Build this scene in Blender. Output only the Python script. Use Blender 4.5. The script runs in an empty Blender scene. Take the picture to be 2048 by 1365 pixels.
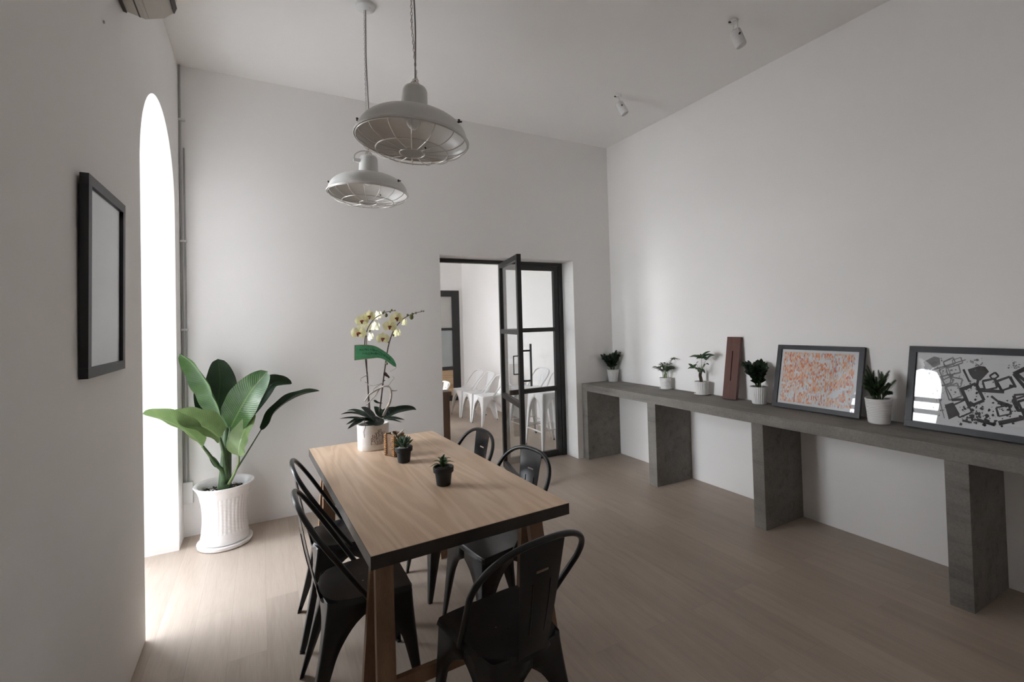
import bpy, bmesh, math, random
from mathutils import Vector, Matrix, Euler
random.seed(11)
C = bpy.context.scene.collection
PI = math.pi
V = Vector

# ------------------------------------------------------------------ camera calibration (from the photograph)
F, YAW, PITCH, ROLL, CX, CY = 932.34, math.radians(28.257), math.radians(1.033), math.radians(-1.519), 1024.0, 627.89
fw = V((math.sin(YAW)*math.cos(PITCH), math.cos(YAW)*math.cos(PITCH), math.sin(PITCH)))
r0 = V((math.cos(YAW), -math.sin(YAW), 0)); u0 = r0.cross(fw)
rt = math.cos(ROLL)*r0 + math.sin(ROLL)*u0
up = -math.sin(ROLL)*r0 + math.cos(ROLL)*u0
EYE = V((0, 0, 1.5))
def _ray(px, py): return fw + (px-CX)/F*rt - (py-CY)/F*up
def atY(px, py, y):
    d = _ray(px, py); return EYE + d*(y/d.y)
def atX(px, py, x):
    d = _ray(px, py); return EYE + d*(x/d.x)

# ------------------------------------------------------------------ room dimensions
XL, XR, YB, H = -0.519, 3.519, 4.15, 3.467
YF = -2.7                      # wall behind the camera
YD = 4.42                      # far face of the back wall
YE = 8.62                      # end wall of the next room
BT = 0.81                      # bench top
TT = 0.74                      # table top

# ------------------------------------------------------------------ object helpers
def obj(name, bm, m=None, parent=None, smooth=False, loc=None):
    me = bpy.data.meshes.new(name)
    bmesh.ops.recalc_face_normals(bm, faces=bm.faces[:])
    bm.to_mesh(me); bm.free()
    ms = m if isinstance(m, (list, tuple)) else [m]
    for x in ms:
        if x: me.materials.append(x)
    o = bpy.data.objects.new(name, me); C.objects.link(o)
    if smooth:
        for p in me.polygons: p.use_smooth = True
        if smooth != True:
            me.set_sharp_from_angle(angle=math.radians(smooth))
    if parent: o.parent = parent
    if loc: o.location = loc
    return o
def tag(o, label, cat, group=None):
    o['label'] = label; o['category'] = cat
    if group: o['group'] = group
    return o
def thing(name, label, cat, loc=(0,0,0), rz=0, group=None):
    o = bpy.data.objects.new(name, None); C.objects.link(o)
    o.location = loc; o.rotation_euler = (0,0,rz); o.empty_display_size = .05
    return tag(o, label, cat, group)
def struct(name, bm, m, parent=None, smooth=False):
    o = obj(name, bm, m, parent, smooth)
    if not parent: o['kind'] = 'structure'
    return o
def dup(root, loc, rz, label, group=None):
    r = root.copy(); C.objects.link(r); r.location = loc; r.rotation_euler = (0,0,rz)
    r['label'] = label
    if group: r['group'] = group
    for ch in list(root.children):
        c = ch.copy(); C.objects.link(c); c.parent = r
        for g in ch.children:
            d = g.copy(); C.objects.link(d); d.parent = c
    return r

# ------------------------------------------------------------------ mesh helpers
def B(): return bmesh.new()
def box(bm, lo, hi, mi=0, bev=0, mat=None):
    x0,y0,z0 = lo; x1,y1,z1 = hi
    vs = [bm.verts.new(p) for p in ((x0,y0,z0),(x1,y0,z0),(x1,y1,z0),(x0,y1,z0),(x0,y0,z1),(x1,y0,z1),(x1,y1,z1),(x0,y1,z1))]
    if mat is not None:
        for v in vs: v.co = mat @ v.co
    fs = [bm.faces.new([vs[i] for i in f]) for f in ((0,3,2,1),(4,5,6,7),(0,1,5,4),(1,2,6,5),(2,3,7,6),(3,0,4,7))]
    for f in fs: f.material_index = mi
    if bev:
        es = list({e for f in fs for e in f.edges})
        bmesh.ops.bevel(bm, geom=es, offset=bev, segments=2, profile=.7, affect='EDGES')
    return fs
def bar(bm, a, b, w, d, side=V((1,0,0)), bev=0, mi=0):
    """straight board from a to b: w wide along side, d deep"""
    a, b = V(a), V(b); t = (b-a).normalized()
    s = (side - t*side.dot(t)).normalized(); n = t.cross(s)
    m = Matrix((s, n, t)).transposed().to_4x4(); m.translation = a
    return box(bm, (-w/2,-d/2,0), (w/2,d/2,(b-a).length), mi, bev, m)
def catmull(pts, n):
    P = [V(p) for p in pts]
    if len(P) < 3: return [P[0].lerp(P[-1], i/n) for i in range(n+1)]
    out = []
    P = [2*P[0]-P[1]] + P + [2*P[-1]-P[-2]]
    segs = len(P)-3
    for i in range(n+1):
        t = i/n*segs; k = min(int(t), segs-1); t -= k
        a,b,c,d = P[k:k+4]
        out.append(.5*((2*b) + (c-a)*t + (2*a-5*b+4*c-d)*t*t + (3*b-a-3*c+d)*t**3))
    return out
def tube(bm, pts, r, seg=8, closed=False, cap=True, mi=0):
    P = [V(p) for p in pts]; n = len(P)
    rad = (lambda i: r(i/(n-1))) if callable(r) else (lambda i: r)
    rings = []; prev = None
    for i in range(n):
        if closed: t = (P[(i+1)%n]-P[i-1]).normalized()
        else: t = (P[min(i+1,n-1)]-P[max(i-1,0)]).normalized()
        if prev is None:
            ref = V((0,0,1)) if abs(t.z) < .9 else V((1,0,0))
            s = t.cross(ref).normalized()
        else:
            s = (prev - t*prev.dot(t)).normalized()
        prev = s; q = t.cross(s)
        rings.append([bm.verts.new(P[i] + rad(i)*(math.cos(2*PI*k/seg)*s + math.sin(2*PI*k/seg)*q)) for k in range(seg)])
    for i in range(n if closed else n-1):
        A, D = rings[i], rings[(i+1)%n]
        for k in range(seg):
            f = bm.faces.new((A[k],A[(k+1)%seg],D[(k+1)%seg],D[k])); f.material_index = mi
    if cap and not closed:
        bm.faces.new(rings[0][::-1]).material_index = mi; bm.faces.new(rings[-1]).material_index = mi
def circle(c, r, n=32, axis='z', a0=0):
    c = V(c)
    return [c + V((r*math.cos(a0+2*PI*k/n), r*math.sin(a0+2*PI*k/n), 0)) for k in range(n)]
def lathe(bm, prof, seg=32, c=(0,0,0), fn=None, mi=0, sx=1, sy=1):
    """prof: list of (r, z); fn(a, r, z) -> r lets the surface carry relief"""
    c = V(c); rings = []
    for r, z in prof:
        if r < 1e-6: rings.append([bm.verts.new(c+V((0,0,z)))]); continue
        rr = []
        for k in range(seg):
            a = 2*PI*k/seg; q = fn(a, r, z) if fn else r
            rr.append(bm.verts.new(c+V((q*math.cos(a)*sx, q*math.sin(a)*sy, z))))
        rings.append(rr)
    for A, D in zip(rings, rings[1:]):
        if len(A) == 1 and len(D) == 1: continue
        for k in range(seg):
            k2 = (k+1) % seg
            if len(A) == 1: f = bm.faces.new((A[0], D[k2], D[k]))
            elif len(D) == 1: f = bm.faces.new((A[k], A[k2], D[0]))
            else: f = bm.faces.new((A[k], A[k2], D[k2], D[k]))
            f.material_index = mi
def ball(bm, c, r, seg=10, sc=(1,1,1), mi=0):
    m = Matrix.Translation(V(c)) @ Matrix.Diagonal((r*sc[0], r*sc[1], r*sc[2], 1))
    d = bmesh.ops.create_uvsphere(bm, u_segments=seg, v_segments=max(5, seg//2+1), radius=1, matrix=m)
    for f in {f for v in d['verts'] for f in v.link_faces}: f.material_index = mi
def leaf(bm, pts, w, nrm, n=14, m=6, fold=.25, tip=1.0, base=.55, wave=0, tw=0, pw=.75, mi=0, off=0.0):
    """blade along the midrib pts; w = half width; nrm = way the upper face looks"""
    uv = bm.loops.layers.uv.verify()
    P = catmull(pts, n); rows = []; nrm = V(nrm).normalized()
    for i, p in enumerate(P):
        t = i/n
        tg = (P[min(i+1,n)]-P[max(i-1,0)]).normalized()
        s = tg.cross(nrm).normalized()
        if tw: s = Matrix.Rotation(tw*t, 3, tg) @ s
        q = s.cross(tg).normalized()
        ww = w*(max(0, math.sin(PI*min(1, t**base)))**pw) if t < 1 else 0
        ww = max(ww, w*.03*(1-t)+.0004)
        row = []
        for j in range(m+1):
            u = 2*j/m-1
            rip = wave*ww*math.sin(t*19+u*2+off)*abs(u)
            row.append((bm.verts.new(p + s*(ww*u*math.cos(fold)) + q*(ww*abs(u)**1.3*math.sin(fold)+rip)), (u*.5+.5, t)))
        rows.append(row)
    for A, D in zip(rows, rows[1:]):
        for j in range(m):
            q4 = (A[j],A[j+1],D[j+1],D[j])
            f = bm.faces.new([x[0] for x in q4]); f.material_index = mi; f.smooth = True
            for l, x in zip(f.loops, q4): l[uv].uv = x[1]
def poly(bm, pts, mi=0):
    f = bm.faces.new([bm.verts.new(V(p)) for p in pts]); f.material_index = mi; return f
def uvmap_xy(bm, fx, fy):
    uv = bm.loops.layers.uv.verify()
    for f in bm.faces:
        for l in f.loops: l[uv].uv = (fx(l.vert.co), fy(l.vert.co))

# ------------------------------------------------------------------ materials
class NT:
    def __init__(s, name):
        s.m = bpy.data.materials.new(name); s.m.use_nodes = True
        s.t = s.m.node_tree; s.t.nodes.clear()
        s.out = s.n('ShaderNodeOutputMaterial')
    def n(s, typ, **kw):
        x = s.t.nodes.new(typ)
        for k, v in kw.items():
            if k.startswith('i_'):
                key = k[2:]; key = int(key) if key.isdigit() else key.replace('_', ' ')
                x.inputs[key].default_value = v
            else: setattr(x, k, v)
        return x
    def l(s, a, b): s.t.links.new(a, b)
    def ramp(s, fac, stops, interp='LINEAR'):
        x = s.n('ShaderNodeValToRGB'); x.color_ramp.interpolation = interp
        e = x.color_ramp.elements
        while len(e) < len(stops): e.new(.5)
        for k, (p, c) in zip(e, stops): k.position = p; k.color = (*c, 1) if len(c) == 3 else c
        s.l(fac, x.inputs[0]); return x.outputs[0]
    def math(s, op, a, b=None, c=None):
        x = s.n('ShaderNodeMath', operation=op)
        for i, v in enumerate((a, b, c)):
            if v is None: continue
            if isinstance(v, (int, float)): x.inputs[i].default_value = v
            else: s.l(v, x.inputs[i])
        return x.outputs[0]
    def mix(s, fac, a, b, blend='MIX'):
        x = s.n('ShaderNodeMix', data_type='RGBA', blend_type=blend)
        for i, v in ((0, fac), (6, a), (7, b)):
            if isinstance(v, (int, float)): x.inputs[i].default_value = v
            elif isinstance(v, tuple): x.inputs[i].default_value = (*v, 1)
            else: s.l(v, x.inputs[i])
        return x.outputs[2]
    def coord(s, kind='Object', scale=(1,1,1), rot=(0,0,0), loc=(0,0,0)):
        tc = s.n('ShaderNodeTexCoord'); mp = s.n('ShaderNodeMapping')
        mp.inputs['Scale'].default_value = scale; mp.inputs['Rotation'].default_value = rot; mp.inputs['Location'].default_value = loc
        s.l(tc.outputs[kind], mp.inputs[0]); return mp.outputs[0]
    def noise(s, vec, scale=5, detail=4, rough=.5, dist=0, out=0):
        x = s.n('ShaderNodeTexNoise'); x.inputs['Scale'].default_value = scale
        x.inputs['Detail'].default_value = detail; x.inputs['Roughness'].default_value = rough; x.inputs['Distortion'].default_value = dist
        s.l(vec, x.inputs['Vector']); return x.outputs[out]
    def bsdf(s, color=None, rough=.5, metal=0, spec=.5, normal=None, **kw):
        x = s.n('ShaderNodeBsdfPrincipled')
        if isinstance(color, tuple): x.inputs['Base Color'].default_value = (*color, 1)
        elif color is not None: s.l(color, x.inputs['Base Color'])
        if isinstance(rough, (int, float)): x.inputs['Roughness'].default_value = rough
        else: s.l(rough, x.inputs['Roughness'])
        x.inputs['Metallic'].default_value = metal; x.inputs['Specular IOR Level'].default_value = spec
        for k, v in kw.items(): x.inputs[k.replace('_', ' ')].default_value = v
        if normal is not None: s.l(normal, x.inputs['Normal'])
        s.l(x.outputs[0], s.out.inputs[0]); return x
    def bump(s, h, strength=.2, dist=.01):
        x = s.n('ShaderNodeBump'); x.inputs['Strength'].default_value = strength; x.inputs['Distance'].default_value = dist
        s.l(h, x.inputs['Height']); return x.outputs[0]

def simple(name, col, rough=.5, metal=0, spec=.5, var=0, vs=8, bump=0, bs=60, **kw):
    n = NT(name); c = n.coord()
    colr = col
    if var:
        f = n.noise(c, vs, 4)
        colr = n.ramp(f, [(.3, tuple(x*(1-var) for x in col)), (.7, tuple(min(1, x*(1+var)) for x in col))])
    nb = n.bump(n.noise(c, bs, 3), bump) if bump else None
    n.bsdf(colr, rough, metal, spec, nb, **kw); return n.m

WALLC = (.875, .862, .850)
def mk_wall(name, col):
    n = NT(name); c = n.coord()
    f = n.noise(c, 1.3, 5, .6)
    colr = n.ramp(f, [(.3, tuple(x*.975 for x in col)), (.7, col)])
    nb = n.bump(n.noise(c, 35, 6, .65), .12, .006)
    n.bsdf(colr, .88, 0, .25, nb); return n.m
M_wall = mk_wall('white_plaster', WALLC)
M_ceil = mk_wall('ceiling_paint', (.88, .865, .85))

def mk_floor():
    n = NT('pale_oak_planks')
    c = n.coord('Object', rot=(0, 0, PI/2))
    br = n.n('ShaderNodeTexBrick'); n.l(c, br.inputs['Vector'])
    br.offset = .37; br.inputs['Scale'].default_value = 1
    br.inputs['Brick Width'].default_value = 1.25; br.inputs['Row Height'].default_value = .16
    br.inputs['Mortar Size'].default_value = .0011; br.inputs['Mortar Smooth'].default_value = .3
    br.inputs['Color1'].default_value = (.0,.0,.0,1); br.inputs['Color2'].default_value = (1,1,1,1); br.inputs['Mortar'].default_value = (.5,.5,.5,1)
    g = n.coord('Object', scale=(16, 1.1, 1))
    # each plank gets its own stretch of grain
    off = n.n('ShaderNodeVectorMath', operation='ADD'); n.l(g, off.inputs[0])
    sc = n.n('ShaderNodeVectorMath', operation='SCALE'); n.l(br.outputs['Color'], sc.inputs[0]); sc.inputs['Scale'].default_value = 13
    n.l(sc.outputs[0], off.inputs[1])
    grain = n.noise(off.outputs[0], 1.6, 7, .62, .6)
    fine = n.noise(n.coord('Object', scale=(130, 4, 1)), 2, 4, .6)
    blot = n.noise(n.coord('Object', scale=(1.3, .5, 1)), 1.6, 3)
    base = n.ramp(grain, [(.28, (.375,.305,.245)), (.5, (.45,.375,.308)), (.75, (.505,.428,.36))])
    base = n.mix(.30, base, n.ramp(fine, [(.3, (.37,.305,.25)), (.7, (.53,.46,.395))]))
    tone = n.ramp(br.outputs['Color'], [(0, (.90,.89,.88)), (1, (1.04,1.03,1.02))])
    base = n.mix(1, base, tone, 'MULTIPLY')
    base = n.mix(1, base, n.ramp(blot, [(.3, (.93,.93,.93)), (.7, (1.04,1.03,1.02))]), 'MULTIPLY')
    base = n.mix(n.math('MULTIPLY', br.outputs['Fac'], .25), base, (.17,.13,.10))
    rough = n.ramp(grain, [(.3, (.40,)*3), (.7, (.50,)*3)])
    nb = n.bump(n.math('SUBTRACT', n.math('MULTIPLY', fine, .4), br.outputs['Fac']), .10, .003)
    n.bsdf(base, rough, 0, .42, nb); return n.m
M_floor = mk_floor()

def mk_tablewood(name, dark, mid, light, along='y', rough=.42, freq=34):
    n = NT(name)
    sc = (5.5, .62, 5.5) if along == 'y' else ((5.5, 5.5, .62) if along == 'z' else (.62, 5.5, 5.5))
    fs = (150, 5, 150) if along == 'y' else ((150, 150, 5) if along == 'z' else (5, 150, 150))
    low = n.noise(n.coord('Object', scale=sc), 1.0, 2, .45, .35)
    ring = n.math('SINE', n.math('MULTIPLY', low, freq))
    ring = n.math('MULTIPLY_ADD', ring, .5, .5)
    fine = n.noise(n.coord('Object', scale=fs), 1.5, 5, .65)
    ring = n.math('POWER', ring, 1.6)
    blot = n.noise(n.coord('Object', scale=(2,1,2)), 1.4, 3)
    col = n.ramp(ring, [(0, dark), (.35, mid), (1, light)])
    col = n.mix(.45, col, n.ramp(fine, [(.3, dark), (.72, light)]))
    col = n.mix(1, col, n.ramp(blot, [(.3, (.92,.92,.92)), (.7, (1.05,1.04,1.03))]), 'MULTIPLY')
    nb = n.bump(fine, .08, .002)
    n.bsdf(col, rough, 0, .45, nb); return n.m
M_table = mk_tablewood('oak_veneer', (.57,.395,.255), (.675,.49,.335), (.73,.555,.405), 'y', .42, 62)
M_leg = mk_tablewood('brown_stained_leg_wood', (.17,.097,.054), (.245,.148,.088), (.295,.185,.113), 'z', .5, 22)
M_panel = mk_tablewood('dark_walnut_panel', (.055,.032,.02), (.085,.05,.032), (.11,.066,.042), 'z', .5, 22)
M_pine = mk_tablewood('pine_boards', (.42,.27,.14), (.56,.39,.23), (.63,.46,.29), 'x', .5, 26)
M_pine_dark = mk_tablewood('honey_brown_cabinet_wood', (.20,.11,.05), (.28,.16,.08), (.33,.20,.105), 'z', .5, 22)
M_red = mk_tablewood('red_brown_hardwood', (.055,.017,.012), (.085,.027,.018), (.115,.038,.024), 'z', .45, 18)
M_edge = simple('charcoal_edge_band', (.032,.027,.024), .42, 0, .5, .2, 20)

def mk_concrete():
    n = NT('trowelled_concrete'); c = n.coord()
    a = n.noise(c, 2.2, 8, .65, .3)
    st = n.noise(n.coord('Object', scale=(7, .9, 7)), 2, 6, .65, .5)
    col = n.ramp(a, [(.25, (.165,.153,.137)), (.5, (.217,.203,.186)), (.75, (.272,.257,.237))])
    col = n.mix(1, col, n.ramp(st, [(.28, (.62,.61,.60)), (.46, (.97,.97,.97)), (.75, (1.08,1.07,1.06))]), 'MULTIPLY')
    sp = n.noise(c, 90, 3, .6)
    col = n.mix(1, col, n.ramp(sp, [(.35, (.88,.88,.88)), (.6, (1.04,1.04,1.04))]), 'MULTIPLY')
    nb = n.bump(n.math('ADD', n.math('MULTIPLY', a, .5), n.math('MULTIPLY', sp, .3)), .25, .008)
    n.bsdf(col, .78, 0, .3, nb); return n.m
M_conc = mk_concrete()
M_black = simple('black_powder_coat', (.012,.0125,.014), .28, 0, .45, .12, 6)
M_blackframe = simple('black_steel_frame', (.018,.018,.018), .42, 0, .45)
M_rubber = simple('black_rubber', (.02,.02,.02), .7)
M_white = simple('white_powder_coat', (.80,.80,.80), .35, 0, .5)
M_lamp = simple('greyed_white_enamel', (.68,.685,.665), .34, 0, .5, .05, 5)
M_lampin = simple('silvered_reflector_enamel', (.70,.685,.66), .28, 0, .5)
M_chrome = simple('worn_steel_wire', (.62,.58,.54), .3, .85)
M_dark = simple('dark_wing_nut', (.05,.048,.045), .45, .6)
M_bulb = simple('unlit_bulb_glass', (.75,.74,.72), .12, 0, .6)
M_cord = simple('grey_cord', (.30,.285,.275), .6)
M_plastic = simple('white_plastic', (.72,.72,.71), .4)
M_ac = simple('aged_white_plastic', (.55,.52,.48), .45, 0, .4, .05, 9)
M_acdark = simple('dark_vent_slot', (.06,.055,.05), .6)
M_ceramic = simple('white_glazed_ceramic', (.80,.775,.765), .24, 0, .5)
M_matteceramic = simple('matte_white_ceramic', (.74,.73,.72), .5, 0, .45)
M_crack = simple('white_washed_pottery', (.76,.73,.71), .6, 0, .35, .05, 40, .12, 70)
M_blackpot = simple('matte_charcoal_pot', (.022,.024,.026), .62, 0, .35, .1, 20)
M_soil = simple('potting_soil', (.05,.04,.032), .95, 0, .1, .5, 60, .8, 90)
M_gravel = simple('pale_gravel', (.55,.53,.49), .85, 0, .2, .4, 80, .6, 100)
M_framegrey = simple('charcoal_picture_frame', (.020,.022,.026), .42, 0, .4)
M_pipe = simple('grey_conduit', (.42,.425,.42), .5)

def mk_leaf(name, dark, mid, vein, rough=.36, ribs=60, trans=.12):
    n = NT(name); tc = n.n('ShaderNodeTexCoord')
    sp = n.n('ShaderNodeSeparateXYZ'); n.l(tc.outputs['UV'], sp.inputs[0])
    u = n.math('ABSOLUTE', n.math('SUBTRACT', sp.outputs[0], .5))
    w = n.math('SINE', n.math('MULTIPLY', n.math('SUBTRACT', sp.outputs[1], n.math('MULTIPLY', u, .35)), ribs*6.28))
    w = n.math('MULTIPLY_ADD', w, .5, .5)
    blot = n.noise(tc.outputs['Object'], 14, 3)
    col = n.ramp(blot, [(.3, dark), (.7, mid)])
    col = n.mix(n.math('MULTIPLY', w, .16), col, vein)
    mid_f = n.ramp(u, [(0, (1,1,1)), (.035, (.0,.0,.0))])
    col = n.mix(n.math('MULTIPLY', mid_f, .7), col, vein)
    nb = n.bump(w, .14, .004)
    x = n.bsdf(col, rough, 0, .5, nb)
    tr = n.n('ShaderNodeBsdfTranslucent'); n.l(col, tr.inputs[0])
    mx = n.n('ShaderNodeMixShader'); mx.inputs[0].default_value = trans
    n.l(x.outputs[0], mx.inputs[1]); n.l(tr.outputs[0], mx.inputs[2]); n.l(mx.outputs[0], n.out.inputs[0])
    return n.m
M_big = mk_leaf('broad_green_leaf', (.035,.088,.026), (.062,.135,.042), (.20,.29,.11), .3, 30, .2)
M_bigdark = mk_leaf('shaded_green_leaf', (.011,.031,.012), (.019,.047,.019), (.05,.095,.035), .34, 30, .08)  # darker copy of the leaf green: shade on leaves turned from the window
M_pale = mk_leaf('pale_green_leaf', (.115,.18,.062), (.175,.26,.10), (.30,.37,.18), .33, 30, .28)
M_orchleaf = mk_leaf('orchid_leaf', (.012,.026,.017), (.022,.042,.028), (.035,.06,.04), .3, 4, .05)
M_zz = mk_leaf('glossy_dark_leaf', (.010,.022,.012), (.018,.038,.018), (.04,.07,.03), .28, 8, .06)
M_palm = mk_leaf('palm_leaf', (.022,.045,.02), (.04,.075,.03), (.07,.12,.05), .45, 6, .15)
M_money = mk_leaf('money_tree_leaf', (.02,.05,.022), (.035,.08,.03), (.09,.14,.06), .38, 10, .15)
M_fern = mk_leaf('fern_green', (.02,.045,.014), (.04,.075,.022), (.07,.11,.04), .5, 6, .15)
M_succ = mk_leaf('succulent_leaf', (.045,.095,.055), (.085,.15,.085), (.20,.27,.18), .4, 2, .05)
M_succ2 = mk_leaf('bright_succulent_leaf', (.035,.085,.025), (.065,.13,.04), (.12,.19,.08), .38, 2, .08)
M_stemgreen = simple('green_leaf_stalk', (.045,.085,.03), .45, 0, .45, .3, 20)
M_palestalk = simple('pale_leaf_stalk', (.14,.19,.07), .5, 0, .4, .2, 20)
M_stem = simple('dark_flower_stem', (.075,.05,.045), .55, 0, .3, .3, 30)
M_trunk = simple('brown_braided_bark', (.06,.042,.03), .8, 0, .2, .4, 60, .5, 90)
M_lip = simple('crimson_orchid_lip', (.32,.085,.05), .5, 0, .4, .45, 90)
M_bud = simple('olive_bud', (.17,.18,.07), .5, 0, .3, .3, 40)
M_drift = simple('bleached_driftwood', (.50,.45,.41), .8, 0, .2, .3, 50, .3, 80)
def translucent(name, col, rough, f, var=.08, vs=30):
    n = NT(name); c = n.ramp(n.noise(n.coord(), vs, 3), [(.3, tuple(x*(1-var) for x in col)), (.7, tuple(min(1, x*(1+var)) for x in col))])
    x = n.bsdf(c, rough, 0, .4); tr = n.n('ShaderNodeBsdfTranslucent'); n.l(c, tr.inputs[0])
    mx = n.n('ShaderNodeMixShader'); mx.inputs[0].default_value = f
    n.l(x.outputs[0], mx.inputs[1]); n.l(tr.outputs[0], mx.inputs[2]); n.l(mx.outputs[0], n.out.inputs[0]); return n.m
M_ribbon = translucent('green_satin_ribbon', (.085,.30,.15), .4, .4, .12, 40)
M_petal = translucent('pale_yellow_petal', (.86,.84,.54), .55, .35)
M_petalw = translucent('cream_petal', (.88,.86,.68), .55, .35)
M_ribedge = simple('tan_ribbon_edge', (.36,.25,.16), .6)
M_ink = simple('dark_green_ink', (.012,.05,.025), .6)
M_motif = simple('grey_lavender_print', (.10,.075,.085), .65)
M_clip = simple('dark_maroon_clip', (.045,.018,.022), .5)
M_blue = simple('deep_blue_glaze', (.012,.035,.06), .3)
M_cane = simple('amber_cane', (.36,.19,.075), .45, 0, .45, .3, 50)
M_canedark = simple('brown_cane_panel', (.15,.082,.038), .6, 0, .3, .3, 30, .3, 60)
M_rope = simple('white_rope', (.72,.68,.62), .8)
M_paper = simple('white_paper', (.70,.71,.73), .6, 0, .3, .02, 3)
M_greyink = simple('mid_grey_ink', (.20,.205,.215), .6, 0, .3, .35, 40)
M_darkink = simple('near_black_ink', (.03,.03,.034), .6, 0, .3, .4, 60)
M_frost = simple('frosted_door_glass', (.36,.39,.39), .35, 0, .5, .05, 2)
M_frostwarm = simple('warm_frosted_glass', (.47,.46,.43), .35, 0, .5, .05, 2)
M_blocker = simple('sky_blocker_grey', (.14,.135,.128), .9, 0, .2, .15, 1.5)  # dark grey for the added wall that blocks sky light
M_terrace = simple('pale_terrace_paving', (.74,.72,.69), .9, 0, .2, .06, 2)  # pale paving colour with slight random variation

def mk_glass(name, refl=1.0, tint=(1,1,1)):
    n = NT(name)
    lw = n.n('ShaderNodeLayerWeight'); lw.inputs[0].default_value = .5
    fr = n.math('MULTIPLY_ADD', n.math('POWER', lw.outputs['Facing'], 5.0), .95, .045)
    t = n.n('ShaderNodeBsdfTransparent'); t.inputs[0].default_value = (*tint, 1)
    g = n.n('ShaderNodeBsdfGlossy'); g.inputs['Roughness'].default_value = .0
    mx = n.n('ShaderNodeMixShader')
    n.l(n.math('MULTIPLY', fr, refl), mx.inputs[0]); n.l(t.outputs[0], mx.inputs[1]); n.l(g.outputs[0], mx.inputs[2])
    n.l(mx.outputs[0], n.out.inputs[0]); return n.m
M_glass = mk_glass('clear_door_glass', .9, (.97,.98,.98))
M_picglass = mk_glass('picture_glass', 1.0)

def mk_art_orange():
    n = NT('orange_block_print'); tc = n.n('ShaderNodeTexCoord')
    sp = n.n('ShaderNodeSeparateXYZ'); n.l(tc.outputs['UV'], sp.inputs[0])
    fl = lambda x, k: n.math('DIVIDE', n.math('FLOOR', n.math('MULTIPLY', x, k)), k)
    cx_ = fl(sp.outputs[0], 74)
    wc_ = n.n('ShaderNodeTexWhiteNoise', noise_dimensions='1D'); n.l(n.math('MULTIPLY', cx_, 91.7), wc_.inputs['W'])
    cy_ = fl(n.math('ADD', sp.outputs[1], n.math('MULTIPLY', wc_.outputs[0], .05)), 25)
    cb = n.n('ShaderNodeCombineXYZ'); n.l(cx_, cb.inputs[0]); n.l(cy_, cb.inputs[1])
    wn = n.n('ShaderNodeTexWhiteNoise', noise_dimensions='2D'); n.l(cb.outputs[0], wn.inputs['Vector'])
    # larger drifting clusters of colour
    cl = n.noise(cb.outputs[0], 4.2, 3, .6, 1.6)
    cl = n.math('ADD', cl, n.math('MULTIPLY', n.math('SUBTRACT', n.math('SUBTRACT', sp.outputs[1], sp.outputs[0]), 0.0), .10))
    mask = n.math('LESS_THAN', wn.outputs[0], n.math('MULTIPLY_ADD', cl, 5.2, -1.72))
    hue = n.n('ShaderNodeTexWhiteNoise', noise_dimensions='3D')
    cb2 = n.n('ShaderNodeVectorMath', operation='ADD'); n.l(cb.outputs[0], cb2.inputs[0]); cb2.inputs[1].default_value = (3.1, 7.7, 1.3); n.l(cb2.outputs[0], hue.inputs['Vector'])
    col = n.ramp(hue.outputs[0], [(0, (.55,.13,.07)), (.16, (.68,.24,.11)), (.36, (.74,.40,.22)), (.55, (.68,.50,.40)), (.78, (.66,.58,.54)), (1, (.40,.33,.38))])
    inside = None
    for ch, lo, hi in ((0, .035, .955), (1, .04, .955)):
        a = n.math('MULTIPLY', n.math('GREATER_THAN', sp.outputs[ch], lo), n.math('LESS_THAN', sp.outputs[ch], hi))
        inside = a if inside is None else n.math('MULTIPLY', inside, a)
    base = n.mix(n.math('MULTIPLY', mask, inside), (.66,.67,.685), col)
    n.bsdf(base, .6, 0, .3); return n.m
M_art1 = mk_art_orange()
def mk_art_pale():
    n = NT('pale_blue_grey_print'); c = n.coord('Object', scale=(1, 3, 3))
    a = n.noise(c, 1.6, 5, .6)
    n.bsdf(n.ramp(a, [(.3, (.25,.29,.305)), (.6, (.32,.36,.375)), (.8, (.42,.45,.455))]), .5, 0, .3); return n.m
M_art3 = mk_art_pale()

# ------------------------------------------------------------------ setting
bm = B(); box(bm, (XL-.6, YF-.2, -.1), (XR+.2, YE+.2, 0)); struct('floor', bm, M_floor)
bm = B(); box(bm, (XL-.6, YF-.2, H), (XR+.2, YE+.2, H+.15)); struct('ceiling', bm, M_ceil)
bm = B(); box(bm, (XR, YF-.2, 0), (XR+.2, YE+.2, H)); struct('wall_right', bm, M_wall)
bm = B(); box(bm, (XL-.35, YF-.2, 0), (XR, YF, H)); struct('wall_front', bm, M_wall)

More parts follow.
